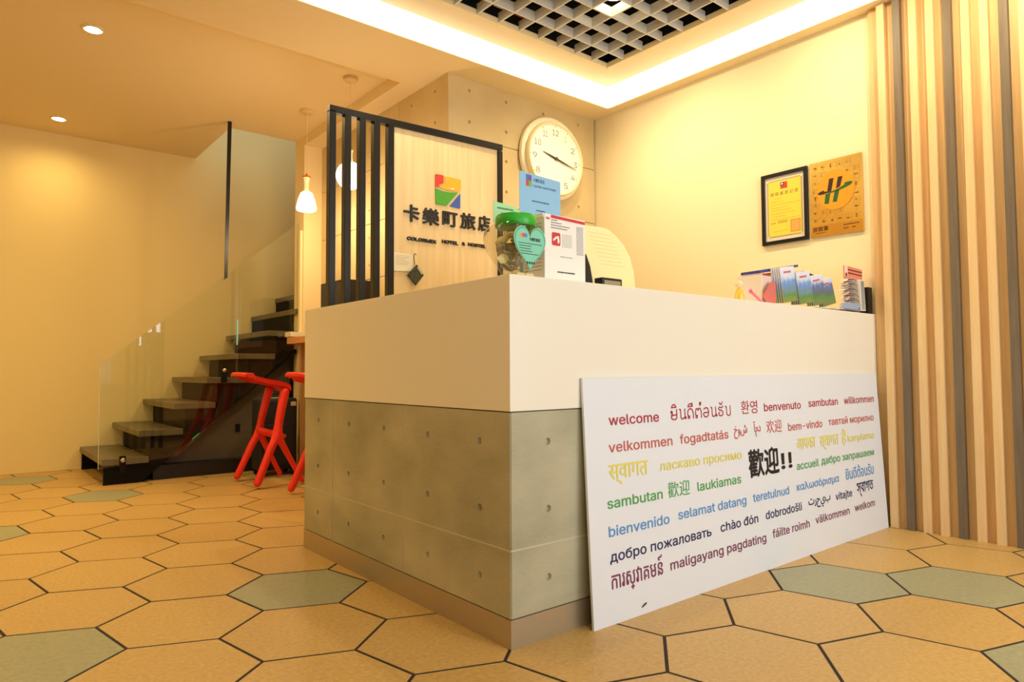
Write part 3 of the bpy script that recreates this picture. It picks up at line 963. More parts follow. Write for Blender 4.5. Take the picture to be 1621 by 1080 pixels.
hb.build('label_border', mat('mint_dark', (70, 160, 132), 0.45), jr)
for k, (c_, du) in enumerate((((236, 150, 60), 0), ((220, 70, 70), .009), ((90, 130, 210), .018))):
    MB().prism([(.085 + du + .007 * math.cos(q * math.pi / 8), 1.289 + .007 * math.sin(q * math.pi / 8)) for q in range(16)], MJ @ Matrix.Translation((0, 0, .0032 + k * .0002)), .0003).build('label_dot', mat('dot%d' % k, c_, 0.5), jr)
inkg = mat('label_ink', (34, 66, 56), 0.6)
lettering("卡樂町旅店", MJ, .118, 1.274, .012, inkg, jr, .048, bold=0.0004, lift=.0033, thick=.0002)
lb = MB()
for k, (a, ln) in enumerate(((.072, .100), (.074, .052), (.076, .048), (.080, .050), (.084, .070))):
    x = a
    while x < a + ln:
        d_ = random.uniform(.002, .005)
        lb.prism([(x, 1.262 - k * .0085), (x + d_, 1.262 - k * .0085), (x + d_, 1.2645 - k * .0085), (x, 1.2645 - k * .0085)], MJ @ Matrix.Translation((0, 0, .0033)), .0002)
        x += d_ + .001
for k in range(4):
    lb.prism([(.106 + k * .0095, 1.196), (.113 + k * .0095, 1.196), (.113 + k * .0095, 1.204), (.106 + k * .0095, 1.204)], MJ @ Matrix.Translation((0, 0, .0033)), .0002)
lb.build('illegible_print', inkg, jr)
# crumpled foil wrapped sweets inside the jar
foil = mat('foil_wrap', (214, 200, 162), 0.3, metal=0.0, rgb2=(112, 98, 72), scale=70)
foil2 = mat('gold_wrap', (246, 230, 160), 0.4, metal=0.0)
fr_ = random.Random(3)
for k in range(24):
    mb = MB()
    yy = (.082, .122, .160)[k % 3]
    a = k * 2.2
    rr_ = (.0, .032, .056)[0 if k < 3 else 1 + (k // 3) % 2]
    c = Vector((.118 + rr_ * math.cos(a), yy, 1.252 + .75 * rr_ * math.sin(a) * 1.2))
    R_ = Matrix.Translation(c) @ Matrix.Rotation(fr_.uniform(0, 3), 4, 'X') @ Matrix.Rotation(fr_.uniform(0, 3), 4, 'Z')
    bmesh.ops.create_icosphere(mb.bm, subdivisions=2, radius=.0185)
    for v in mb.bm.verts:
        v.co *= fr_.uniform(.8, 1.15)
        v.co.x *= 1.5
        v.co.z *= .6
        v.co = R_ @ v.co
    tag(mb.build('wrapped_sweet', foil if k % 4 else foil2), 'foil wrapped sweet inside the heart jar', 'sweet', 'foil sweets in the heart jar')

bx = thing('glove_box', 'white cardboard dispenser box with red band behind the heart jar', 'box', (.337, .16, ZD))
X0, X1, Y0, Y1, Z1 = .238, .437, .100, .215, 1.392
cardw = mat('white_card', (240, 236, 228), 0.5)
MB().box(X0, X1, Y0, Y1, ZD + .0005, Z1).build('carton', cardw, bx, bevel=.0015, segs=1)
MB().prism([(X0 - .004, Y0 + .004), (X0 + .0, Y0 + .004), (X0 + .0, Y1 - .004), (X0 - .014, Y1)], Matrix.Translation((0, 0, Z1 - .012)), .014).build('flap', cardw, bx)
MB5 = frame((0, Y0 - .0006, 0), (1, 0, 0), (0, 0, 1))
boxred = mat('box_red', (202, 52, 48), 0.5)
MB().prism([(X0 + .030, Z1 - .012), (X0 + .1, Z1 - .0135), (X1 - .002, Z1 - .016), (X1 - .002, Z1 - .006), (X0 + .1, Z1 - .003), (X0 + .030, Z1 - .001)], MB5, .0004).build('red_band', boxred, bx)
MBL = frame((X0 - .0006, 0, 0), (0, -1, 0), (0, 0, 1))
MB().prism([(-Y1 + .01, Z1 - .014), (-Y0 - .004, Z1 - .011), (-Y0 - .004, Z1 - .002), (-Y1 + .03, Z1 - .006)], MBL, .0004).build('red_band', boxred, bx)
MB().prism([(.272 + a, 1.285 + b) for a, b in ((.004, 0), (.036, 0), (.040, .004), (.040, .042), (.036, .046), (.004, .046), (0, .042), (0, .004))], MB5, .0005).build('red_symbol', boxred, bx)
for pts in ([(.276, 1.305), (.292, 1.318), (.298, 1.314), (.286, 1.304), (.280, 1.300)], [(.296, 1.318), (.304, 1.320), (.308, 1.300), (.304, 1.292), (.299, 1.294)]):
    MB().prism(pts, MB5 @ Matrix.Translation((0, 0, .0006)), .0004).build('glove_mark', white_plain, bx)
inkb = mat('grey_ink', (120, 116, 116), 0.6)
bp = MB()
def dashes(mb, F, a, v, ln, hgt, rnd):
    x = a
    while x < a + ln:
        d_ = min(rnd.uniform(.003, .010), a + ln - x)
        mb.prism([(x, v), (x + d_, v), (x + d_, v + hgt), (x, v + hgt)], F, .0003)
        x += d_ + .0018
for k, ln in enumerate((.030, .050, .090, .078)):
    dashes(bp, MB5, .268, 1.372 - k * .009, ln, .0032, fr_)
for k in range(8):
    dashes(bp, MB5, .320, 1.326 - k * .006, .05, .0012, fr_)
for k in range(20):
    dashes(bp, MB5, .392, 1.362 - k * .0052, .034, .0018, fr_)
dashes(bp, MB5, .312, 1.247, .06, .0022, fr_)
for k in range(14):
    dashes(bp, MBL, -.205, 1.36 - k * .0125, .09, .0018, fr_)
bp.build('illegible_print', inkb, bx)
bp = MB()
dashes(bp, MB5, .298, 1.1905, .085, .0048, fr_)
bp.build('bold_print', mat('bold_ink', (40, 36, 40), 0.6), bx)
lettering("3M", MB5, .244, 1.3735, .0135, boxred, bx, .017, bold=.0004, lift=.0004, thick=.0002)

# blue paper sign on a black stand
bs = thing('blue_paper_sign', 'light blue printed paper sign standing behind the white box', 'sign', (.47, .385, ZD))
bs.location = (.47, .30, ZD)
MBS = frame((.325, .300, 1.16), (1, 0, 0), (0, 0, 1))
blue = mat('light_blue_paper', (140, 190, 228), 0.55)
MB().prism([(-.032, 0), (.178, .0), (.178, .432 - .002), (-.032, .438)], MBS, .0015).build('paper', blue, bs)
MB().box(.30, .50, .302, .345, ZD + .0005, ZD + .012).build('stand', black_plastic, bs)
for a, c_ in ((0, (200, 70, 60)), (1, (110, 170, 70)), (2, (70, 110, 190)), (3, (110, 80, 160))):
    uu, vv = .000 + (a % 2) * .014, .386 + (a // 2) * .022
    MB().prism([(uu, vv), (uu + .014, vv), (uu + .014, vv + .022), (uu, vv + .022)], MBS @ Matrix.Translation((0, 0, .0016)), .0003).build('logo_tile', mat('sq%d' % a, c_, 0.5), bs)
inkbl = mat('blue_ink', (46, 74, 120), 0.6)
lettering("卡樂町旅店", MBS, .036, .408, .016, inkbl, bs, .058, lift=.0016, thick=.0002, bold=.0002)
lettering("ColorMix Hotel & Hostel", MBS, .036, .388, .015, inkbl, bs, .118, lift=.0016, thick=.0002, bold=.0003)
bp = MB()
for v, a, ln in ((.330, .03, .085), (.296, .05, .045), (.268, .035, .065)):
    dashes(bp, MBS @ Matrix.Translation((0, 0, .0016)), a, v, ln, .005, fr_)
bp.build('illegible_print', inkbl, bs)

# small mint card
mc_ = thing('mint_card', 'small mint green note card standing behind the heart jar', 'card', (.215, .27, ZD))
MMC = frame((.150, .275, 1.155), (1, 0, 0), (0, 0, 1))
MB().prism([(0, .222), (.112, .214), (.112, .292), (.05, .298), (.0, .300)], MMC, .0012).build('paper', mat('pale_mint_paper', (168, 222, 168), 0.55), mc_)
MB().box(.165, .245, .277, .31, ZD + .0005, ZD + .006).build('stand', white_plain, mc_)
MB().box(.203, .207, .2755, .279, ZD + .005, 1.40).build('stem', white_plain, mc_)
bp = MB()
for v, a, ln in ((.276, .018, .075), (.258, .036, .045), (.240, .012, .08)):
    dashes(bp, MMC @ Matrix.Translation((0, 0, .0013)), a, v, ln, .006, fr_)
bp.build('illegible_print', mat('green_ink', (46, 110, 66), 0.6), mc_)

# round-shouldered cream notice board and card terminal on the low worktop
nb = thing('notice_board', 'cream round-shouldered notice board standing behind the white box', 'board', (1.05, .62, .75))
MNB = frame((0, .600, 0), (1, 0, 0), (0, 0, 1))
crm = mat('cream_notice_card', (246, 234, 178), 0.5)
out = [(.72, .77), (1.300, .77), (1.300, 1.266), (1.290, 1.340), (1.262, 1.412), (1.215, 1.468), (1.155, 1.508), (1.110, 1.528), (1.072, 1.534), (.72, 1.524)]
MB().prism(out, MNB @ Matrix.Translation((0, 0, -.03)), .03).build('board', crm, nb, bevel=.004)
MB().box(.85, 1.25, .56, .72, .7505, .77).build('foot', crm, nb)
bp = MB()
for k in range(9):
    dashes(bp, MNB, .96 + k * .012, 1.50 - k * .018, .16, .0016, fr_)
bp.build('illegible_print', mat('pale_ink', (206, 184, 120), 0.6), nb)
mo = thing('desk_monitor', 'black computer monitor edge showing beside the white box', 'monitor', (.80, .50, .75))
scn = [(.50, .95), (.860, .95), (.858, 1.19), (.850, 1.25), (.836, 1.31), (.812, 1.36), (.50, 1.36)]
MB().prism(scn, frame((0, .5, 0), (1, 0, 0), (0, 0, 1)), .04).build('housing', black_plastic, mo, bevel=.006)
MB().box(.67, .72, .47, .49, .77, .95).build('stand', black_plastic, mo)
MB().box(.58, .81, .43, .58, .7505, .77).build('base', black_plastic, mo)
tr_ = thing('card_terminal', 'small black terminal with grey screen in front of the cream notice board', 'terminal', (.99, .46, .75))
MB().box(.890, 1.020, .44, .49, .7505, 1.262).build('housing', black_plastic, tr_, bevel=.004)
MB().box(.902, 1.008, .4385, .4405, 1.20, 1.250).build('screen', mat('grey_screen', (150, 146, 120), 0.3), tr_)

# ---------------------------------------------------------------- things at the right end of the desk
fg = thing('glass_figurine', 'small amber glass figurine with clear round head on the desk ledge', 'figurine', (1.43, .10, ZD))
MB().lathe([(.016, 0), (.020, .01), (.021, .03), (.016, .055), (.009, .068)], (1.43, .10, ZD + .0005), 24).build('body', mat('amber_glass', (238, 196, 84), 0.15), fg, smooth=True)
for s_ in (-1, 1):
    MB().tube([(1.43 + s_ * .012, .10, ZD + .055), (1.43 + s_ * .026, .098, ZD + .038), (1.43 + s_ * .030, .095, ZD + .012)], [.005, .006, .004], 8).build('arm', MATS['amber_glass'], fg, smooth=True)
MB().lathe([(.004, -.019), (.013, -.014), (.019, 0), (.013, .014), (.004, .019)], (1.43, .10, ZD + .086), 20).build('head', mat('clear_head', (226, 214, 170), 0.1), fg, smooth=True)
pn = thing('pink_pen', 'pink pen with flower end leaning on the desk ledge', 'pen', (1.56, .06, ZD))
MB().tube([(1.555, .06, ZD + .006), (1.50, .06, ZD + .033), (1.462, .06, ZD + .050)], .0065, 10).build('barrel', mat('pink_plastic', (238, 120, 160), 0.35), pn, smooth=True)
for k in range(5):
    a = k * 2 * math.pi / 5
    MB().lathe([(.003, -.004), (.007, 0), (.003, .004)], (1.457 + .008 * math.cos(a), .06, ZD + .053 + .008 * math.sin(a)), 10).build('petal', MATS['pink_plastic'], pn, smooth=True)

rk = thing('brochure_rack', 'white box-shaped brochure rack with open front at the desk end', 'rack', (1.78, .18, ZD))
MB().box(1.655, 1.661, .12, .25, ZD + .001, 1.305).build('side_panel', mat('rack_white', (232, 220, 210), 0.5), rk)
MB().box(1.661, 1.90, .244, .25, ZD + .001, 1.305).build('back_panel', MATS['rack_white'], rk)
MB().box(1.661, 1.90, .12, .244, ZD + .001, ZD + .006).build('base_panel', MATS['rack_white'], rk)
MB().box(1.661, 1.745, .120, .124, ZD + .006, 1.300).build('front_panel', mat('rack_pink', (224, 200, 192), 0.5), rk)
MB().prism([(1.62, ZD + .045), (1.70, ZD + .120), (1.74, ZD + .120), (1.74, ZD + .010), (1.67, ZD + .004)], frame((0, .098, 0), (1, 0, 0), (0, 0, 1)), .002).build('flap', mat('rose_card', (206, 110, 104), 0.5), rk)
tag(MB().prism([(1.67, 1.312), (2.04, 1.378), (2.04, 1.390), (1.67, 1.326)], frame((0, .24, 0), (1, 0, 0), (0, 0, 1)), .10).build('blue_folder', mat('folder_blue', (56, 66, 150), 0.4)), 'thin dark blue folder slanting on top of the brochures', 'folder')
tag(MB().prism([(1.68, 1.3055), (1.92, 1.327), (2.10, 1.338), (2.10, 1.352), (1.92, 1.345), (1.68, 1.311)], frame((0, .24, 0), (1, 0, 0), (0, 0, 1)), .10).build('red_folder', mat('folder_red', (194, 44, 40), 0.4)), 'red folder lying under the blue folder', 'folder')
tag(MB().prism([(2.12, 1.352), (2.27, 1.335), (2.27, 1.348), (2.12, 1.366)], frame((0, .20, 0), (1, 0, 0), (0, 0, 1)), .05).build('black_folder', black_plastic), 'black folder edge above the second brochure stack', 'folder')

# scenic brochures: cover print is a vertical picture (sky, hills, meadow) with a red title
def cover_mat(name, sky, mid, low):
    m = bpy.data.materials.new(name)
    m.use_nodes = True
    nt = m.node_tree
    b = nt.nodes['Principled BSDF']
    b.inputs['Roughness'].default_value = 0.35
    tc = nt.nodes.new('ShaderNodeTexCoord')
    sp = nt.nodes.new('ShaderNodeSeparateXYZ')
    no = nt.nodes.new('ShaderNodeTexNoise')
    no.inputs['Scale'].default_value = 38
    no.inputs['Detail'].default_value = 5
    ad = nt.nodes.new('ShaderNodeMath')
    ad.operation = 'MULTIPLY_ADD'
    ad.inputs[1].default_value = 0.07
    mr = nt.nodes.new('ShaderNodeMapRange')
    mr.inputs[1].default_value = 0.035
    mr.inputs[2].default_value = 0.215
    rp = nt.nodes.new('ShaderNodeValToRGB')
    el = rp.color_ramp.elements
    el[0].position, el[0].color = 0.0, (*lin(low), 1)
    el[1].position, el[1].color = 1.0, (*lin((226, 226, 236)), 1)
    for p, c in ((.28, (92, 140, 62)), (.45, mid), (.62, sky), (.8, (206, 216, 234))):
        e = el.new(p)
        e.color = (*lin(c), 1)
    nt.links.new(tc.outputs['Object'], sp.inputs[0])
    nt.links.new(tc.outputs['Object'], no.inputs['Vector'])
    nt.links.new(no.outputs['Fac'], ad.inputs[0])
    nt.links.new(sp.outputs['Z'], ad.inputs[2])
    nt.links.new(ad.outputs[0], mr.inputs[0])
    nt.links.new(mr.outputs[0], rp.inputs[0])
    nt.links.new(rp.outputs[0], b.inputs['Base Color'])
    return m
covA = cover_mat('scenic_cover', (108, 152, 214), (112, 142, 160), (150, 140, 90))
covB = cover_mat('dusky_cover', (98, 118, 170), (96, 110, 110), (140, 116, 92))
titl = mat('cover_title', (196, 84, 96), 0.5)
pgm = mat('page_white', (232, 226, 216), 0.6)
stk = [(1.780, .075, 5, -9, .172, covA, 'first'), (1.925, .070, 5, -10, .160, covA, 'second'), (2.055, .065, 4, -12, .150, covB, 'third'), (2.150, .060, 3, -15, .138, covB, 'fourth')]
for si, (x, y, n, lean, hgt, cm, wd) in enumerate(stk):
    for k in range(n):
        b = thing('brochure', 'x', 'brochure', (x - k * .0030, y + k * .0095, ZD + .002), 'scenic brochures leaning at the desk end')
        b.rotation_euler = (0, math.radians(lean), math.radians(-14))
        th = .0042
        me = MB()
        # cover faces -y after turning; local coordinates
        me.box(0, .095, 0, th, .018, hgt + .018)
        o = me.build('pages', pgm)
        o.parent = b
        me = MB().box(0, .095, -.0008, 0, .018, hgt + .018)
        o = me.build('cover', cm)
        o.parent = b
        if k == 0:
            me = MB()
            for q in range(5):
                me.box(.022 + q * .010, .030 + q * .010, -.0014, -.0009, hgt - .012, hgt - .002)
            o = me.build('cover_title', titl)
            o.parent = b
            b['label'] = {'first': 'scenic blue and green brochure, leftmost of the leaning covers', 'second': 'scenic blue and green brochure with red title, second cover from left',
                          'third': 'dusky scenic brochure, third cover from left', 'fourth': 'dusky scenic brochure beside the fanned magazine'}[wd]
        else:
            b['label'] = '%s brochure tucked behind the front cover of the %s leaning stack' % (('', 'nearest', 'second', 'third', 'rearmost')[k if k < n - 1 else 4], wd)

# brochures lying flat along the ledge
for k, (x, y, a, c_, l) in enumerate(((1.86, .022, 6, (134, 120, 170), 'lilac leaflet lying flat on the ledge under the brochures'), (1.99, .020, -4, (176, 188, 196), 'pale grey leaflet lying flat on the ledge edge'),
                                      (2.14, .018, 5, (150, 110, 130), 'mauve leaflet lying flat on the ledge edge'), (2.27, .020, -3, (150, 165, 165), 'grey-green leaflet lying flat on the ledge edge'))):
    M = Matrix.Translation((x, y, ZD + .0008 + k * .0034)) @ Matrix.Rotation(math.radians(a), 4, 'Z')
    tag(MB().prism([(0, 0), (.21, 0), (.21, .09), (0, .09)], M, .003).build('leaflet', mat('leaf%d' % k, c_, 0.4)), l, 'leaflet', 'leaflets lying on the desk ledge')

# fanned magazine: pages spread to the left from a spine at the right
mg = thing('fanned_magazine', 'thick magazine standing with its pages fanned open at the desk end', 'magazine', (2.43, .06, ZD))
for k in range(16):
    f = k / 15
    z0, zk = ZD + .030, ZD + .040 + .142 * f
    xl = 2.305 + .022 * math.sin(k * 1.7) + .03 * f
    pts = [(2.497, z0), (2.492 - .006 * f, z0 + .62 * (zk - z0)), (2.468 - .01 * f, zk - .004), (2.42, zk + .004), (2.36, zk - .002), (xl, zk - .014 + .006 * math.sin(k * 2.3))]
    mb = MB()
    up = [(p[0], p[1] + .0016) for p in reversed(pts)]
    mb.prism(pts + up, frame((0, .020 + .0006 * k, 0), (1, 0, 0), (0, 0, 1)), -.036)
    mb.build('page', pgm if k % 3 else mat('page_tint', (206, 190, 176), 0.6), mg)
MB().prism([(2.475, ZD + .016), (2.535, ZD + .016), (2.520, 1.330), (2.470, 1.335)], frame((0, .019, 0), (1, 0, 0), (0, 0, 1)), -.040).build('spine_block', pgm, mg)
for k in range(4):
    MB().prism([(2.490 + k * .011, ZD + .02), (2.494 + k * .011, ZD + .02), (2.486 + k * .010, 1.328), (2.481 + k * .010, 1.328)], frame((0, .0185, 0), (1, 0, 0), (0, 0, 1)), .0008).build('cover_edge', mat('edge%d' % (k % 2), ((50, 56, 96), (150, 150, 120))[k % 2], 0.5), mg)
tag(MB().prism([(2.22, ZD + .016), (2.42, ZD + .016), (2.47, ZD + .046), (2.28, ZD + .052)], frame((0, .012, 0), (1, 0, 0), (0, 0, 1)), -.006).build('leaflet', mat('pale_blue_leaf', (150, 170, 196), 0.4)), 'pale blue leaflet sliding out below the fanned magazine', 'leaflet')
sc_ = thing('salmon_folder', 'salmon pink folder with dark top bars behind the fanned magazine', 'folder', (2.50, .072, ZD))
MSF = frame((0, .070, 0), (1, 0, 0), (0, 0, 1))
MB().prism([(2.3900, ZD + .001), (2.6096, ZD + .001), (2.6096, 1.405), (2.3900, 1.412)], MSF, .004).build('panel', mat('salmon_card', (220, 132, 112), 0.5), sc_)
for v in (1.388, 1.370):
    MB().prism([(2.4327, v), (2.6072, v - .003), (2.6072, v + .004), (2.4327, v + .007)], MSF @ Matrix.Translation((0, 0, .0042)), .001).build('bar', mat('maroon_bar', (104, 48, 44), 0.5), sc_)
MB().prism([(2.3949, 1.352), (2.4327, 1.352), (2.4327, 1.409), (2.3949, 1.411)], MSF @ Matrix.Translation((0, 0, .0042)), .001).build('sticker', mat('sticker_cream', (236, 206, 190), 0.5), sc_)
MB().prism([(2.4138 + .011 * math.cos(q * math.pi / 6), 1.362 + .011 * math.sin(q * math.pi / 6)) for q in range(12)], MSF @ Matrix.Translation((0, 0, .0053)), .001).build('sticker', mat('maroon_bar', (104, 48, 44)), sc_)
tag(MB().box(2.562, 2.614, .016, .064, ZD + .0005, 1.300).build('black_case', black_plastic, bevel=.003), 'narrow black case standing at the right end of the ledge', 'case')

# ---------------------------------------------------------------- staircase
st = thing('staircase', 'dark steel staircase with thick dark treads rising to the right', 'stairs', (-.45, 4.8, 0))
YFs, YBs = 4.285, 5.44
RUN, RISE = .2447, .2022
for n in range(11):
    x0 = -.458 + RUN * n
    zt = .196 + RISE * n
    x1 = min(x0 + .315, 2.24)
    ya = YFs - .015
    yb = YBs
    if x1 > 1.04 and zt > 0:
        ya = 4.375 if x0 > 1.03 else ya
    if x0 < 1.04 < x1:
        # the tread beside the wall end is notched round it
        MB().prism([(x0, ya), (1.036, ya), (1.036, 4.374), (x1, 4.374), (x1, yb), (x0, yb)], Matrix.Translation((0, 0, zt - .048)), .048).build('tread', tread_m, st, bevel=.003, segs=1)
    else:
        MB().box(x0, x1, ya, yb, zt - .048, zt).build('tread', tread_m, st, bevel=.003, segs=1)
    if n == 0:
        MB().box(x0 + .19, x0 + .20, YFs + .03, YBs - .02, 0.0, zt - .048).build('riser', dark_steel, st)
    else:
        MB().box(x0 + (.085 if n < 6 else .004), x0 + (.097 if n < 6 else .016), (YFs + .002) if x0 < .9 else 4.376, YBs - .02, zt - RISE, zt - .048).build('riser', dark_steel, st)
# sawtooth side plates
def saw(y, th, nmax):
    pts = [(-.450, 0.0)]
    for n in range(nmax):
        x0 = -.458 + RUN * n
        z = .148 + RISE * n
        xa = x0 + (.012 if n == 0 else .088)
        pts += [(xa, z - RISE if n else 0.001), (xa, z)]
    xe = -.458 + RUN * nmax + .088
    pts += [(xe, .148 + RISE * (nmax - 1))]
    pts += [(xe, (xe + .235) * RISE / RUN * 1.0), (-.235, 0.0)]
    return MB().prism(pts[1:], frame((0, y, 0), (1, 0, 0), (0, 0, 1)), -th).build('stringer', dark_steel, st)
saw(YFs + .004, .012, 5)
saw(5.40, .012, 8)
# inclined bottom flange
MB().prism([(-.235, 0), (-.20, 0), (1.03, 1.016), (1.03, 1.048)], frame((0, YFs - .002, 0), (1, 0, 0), (0, 0, 1)), -.10).build('bottom_flange', dark_steel, st)
MB().prism([(-.20, .012), (1.03, 1.03), (1.03, 1.04), (-.20, .022)], frame((0, YFs + .1, 0), (1, 0, 0), (0, 0, 1)), -1.0).build('soffit_plate', dark_steel, st)
# wall and black plinth under the stairs
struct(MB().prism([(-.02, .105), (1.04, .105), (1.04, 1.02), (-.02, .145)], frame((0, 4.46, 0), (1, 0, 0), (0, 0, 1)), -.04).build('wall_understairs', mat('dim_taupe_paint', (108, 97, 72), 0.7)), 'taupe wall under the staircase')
struct(MB().box(-.10, 1.038, 4.335, 4.455, 0, .112).build('baseboard_stairs', black_plastic), 'black plinth below the staircase')
tag(MB().box(.56, .60, 4.448, 4.4595, .33, .40).build('wall_socket', black_plastic, bevel=.003), 'small dark wall socket under the stairs', 'socket')

gb = thing('glass_balustrade', 'clear glass balustrade running up the open side of the stairs', 'balustrade', (0, 4.25, 0))
MG = frame((0, 4.258, 0), (1, 0, 0), (0, 0, 1))
MB().prism([(-.484, .130), (.06, .185), (.500, .590), (.500, 1.728), (-.484, .905)], MG, .012).build('glass_panel', glass, gb)
MB().prism([(.510, .600), (1.030, 1.080), (1.030, 2.182), (.510, 1.736)], MG, .012).build('glass_panel', glass, gb)
MB().prism([(-.4865, .130), (-.4842, .130), (-.4842, .903), (-.4865, .901)], MG, .012).build('glass_edge_and_reflection', mat('pale_glass_edge', (206, 212, 190), 0.2), gb, label='pale polished glass edge')
MB().box(.5015, .5085, 4.244, 4.258, 1.075, 1.285).build('painted_glint', glass_edge_and_reflection, gb, label='cyan reflection painted at the glass joint')  # reflection painted as a cyan strip between the two panels
MB().prism([(.165, .305), (.215, .350), (.215, .358), (.165, .313)], MG, .013).build('painted_glint', mat('green_glass_glint', (60, 200, 140), 0.2), gb, label='green glint painted on the glass edge')  # glint painted as a green strip near the lower glass edge
for x, z in ((-.325, .185), (.405, .862)):
    MB().box(x - .021, x + .021, 4.2455, 4.2700, z - .10, z + .030).build('clamp', dark_steel, gb, bevel=.002, segs=1)
    MB().lathe([(.017, 0), (.017, .006), (.010, .011)], (x, 4.2450, z), 16, 'Y').build('bolt', mat('bolt_steel', (196, 186, 160), 0.25, metal=0.9), gb, smooth=True)
tag(MB().prism([(.386, 1.612), (.410, 1.634), (.428, ZR + .001), (.398, ZR + .001)], frame((0, 4.228, 0), (1, 0, 0), (0, 0, 1)), .014).build('hanging_post', black_metal), 'black flat post hanging from the ceiling onto the glass balustrade', 'post')

# white ledge and thin trim beside the wall end
tag(MB().box(.905, 1.036, 4.10, 4.235, 1.150, 1.192).build('white_ledge', mat('ledge_white', (240, 226, 190), 0.4), bevel=.003), 'small white ledge fixed at the wall end above the wooden bar', 'shelf')
struct(MB().box(1.020, 1.039, 4.19, 4.23, 1.193, 2.10).build('trim_2', mat('trim_cream', (246, 228, 176), 0.5)), 'slim cream trim on the wall end')

# ---------------------------------------------------------------- bar along the concrete wall
br = thing('wooden_bar', 'wooden bar counter along the concrete wall behind the red stools', 'bar', (1.0, 3.1, 0))
MB().box(.82, SX - .003, 2.25, 3.965, 1.078, 1.132).build('bar_top', wood_bar, br, bevel=.002, segs=1)
MB().box(.915, SX - .003, 3.90, 3.94, 0, 1.078).build('end_panel', mat('bar_panel', (190, 160, 112), 0.5), br)
MB().box(.915, SX - .003, 2.28, 2.32, 0, 1.078).build('end_panel', MATS['bar_panel'], br)
bb = thing('black_cabinet', 'plain black box-shaped cabinet standing on the wooden bar', 'cabinet', (1.06, 3.4, 1.132))
MB().prism([(.955, 3.18), (1.19, 3.18), (1.19, 3.60), (.955, 3.60)], Matrix.Translation((0, 0, 1.1325)), .424).build('body', black_plastic, bb, bevel=.006)
MB().box(.951, .956, 3.20, 3.585, 1.155, 1.535).build('door', mat('smoked_panel', (34, 32, 32), 0.25), bb, bevel=.001, segs=1)

# ---------------------------------------------------------------- red stools
def skin(name, verts, edges, radii, m, parent, root=0, levels=2):
    me = bpy.data.meshes.new(name)
    off = wloc(parent)
    me.from_pydata([tuple(Vector(v) - off) for v in verts], edges, [])
    o = bpy.data.objects.new(name, me)
    COL.objects.link(o)
    mo_ = o.modifiers.new('skin', 'SKIN')
    mo_.use_smooth_shade = True
    mo_.branch_smoothing = 0.6
    sv = me.skin_vertices[0].data
    for i, r in enumerate(radii):
        sv[i].radius = r if isinstance(r, tuple) else (r, r)
        sv[i].use_root = (i == root)
    sub = o.modifiers.new('sub', 'SUBSURF')
    sub.levels = sub.render_levels = levels
    bpy.context.view_layer.update()
    dg = bpy.context.evaluated_depsgraph_get()
    me2 = bpy.data.meshes.new_from_object(o.evaluated_get(dg))
    bpy.data.objects.remove(o)
    me2.materials.clear()
    me2.materials.append(m)
    for p in me2.polygons:
        p.use_smooth = True
    o = bpy.data.objects.new(name, me2)
    COL.objects.link(o)
    o.parent = parent
    return o
stool = thing('bar_stool', 'x', 'stool', (.55, 3.60, 0))
for yf, yj_, yt in ((3.372, 3.405, 3.435), (3.832, 3.795, 3.765)):
    V_ = [(.375, yf, .014), (.455, (yf + yj_) / 2, .20), (.535, yj_, .385), (.572, (yj_ + yt) / 2, .56), (.612, yt, .735),
          (.630, (yf + yj_) / 2, .20), (.730, yf, .012)]
    skin('leg_frame', V_, [(0, 1), (1, 2), (2, 3), (3, 4), (2, 5), (5, 6)], [(.033, .028), (.034, .029), (.038, .033), (.034, .032), (.040, .036), (.025, .022), (.022, .019)], red_plastic, stool, root=2)
skin('crossbar', [(.530, 3.405, .395), (.552, 3.5, .380), (.560, 3.60, .376), (.552, 3.7, .380), (.530, 3.795, .395)], [(0, 1), (1, 2), (2, 3), (3, 4)], [(.028, .032)] * 5, red_plastic, stool)
skin('footrest', [(.560, 3.415, .375), (.610, 3.45, .362), (.635, 3.60, .355), (.610, 3.75, .362), (.560, 3.785, .375)], [(0, 1), (1, 2), (2, 3), (3, 4)], [.019] * 5, red_plastic, stool)
seat = MB()
NU, NV = 12, 12
prof_z = [(.290, .836), (.302, .846), (.320, .845), (.345, .832), (.375, .815), (.41, .803), (.45, .793), (.49, .785), (.53, .778), (.565, .771), (.60, .762), (.630, .748), (.645, .730)]
grid_t, grid_b = [], []
for i, (x, z) in enumerate(prof_z):
    f = i / NU
    hw = .165 + .035 * min(1, f * 3) - .0 * f
    rt, rb = [], []
    for j in range(NV + 1):
        s_ = j / NV * 2 - 1
        edge = 1 - max(0, abs(s_) - .8) / .2 * .25
        z_ = z + (.012 * s_ * s_ if f > .2 else -.004 * s_ * s_) - (1 - edge) * .02
        xx = x + (.018 * s_ * s_ if f < .3 else -.006 * s_ * s_)
        rt.append(seat.bm.verts.new((xx, 3.60 + s_ * hw, z_)))
        th = .034 if f > .12 else .018 + .01 * f
        rb.append(seat.bm.verts.new((xx + .004, 3.60 + s_ * hw * .97, z_ - th)))
    grid_t.append(rt)
    grid_b.append(rb)
for i in range(NU):
    for j in range(NV):
        seat.bm.faces.new([grid_t[i][j], grid_t[i][j + 1], grid_t[i + 1][j + 1], grid_t[i + 1][j]])
        seat.bm.faces.new([grid_b[i][j], grid_b[i + 1][j], grid_b[i + 1][j + 1], grid_b[i][j + 1]])
for i in range(NU):
    seat.bm.faces.new([grid_t[i][0], grid_t[i + 1][0], grid_b[i + 1][0], grid_b[i][0]])
    seat.bm.faces.new([grid_t[i][NV], grid_b[i][NV], grid_b[i + 1][NV], grid_t[i + 1][NV]])
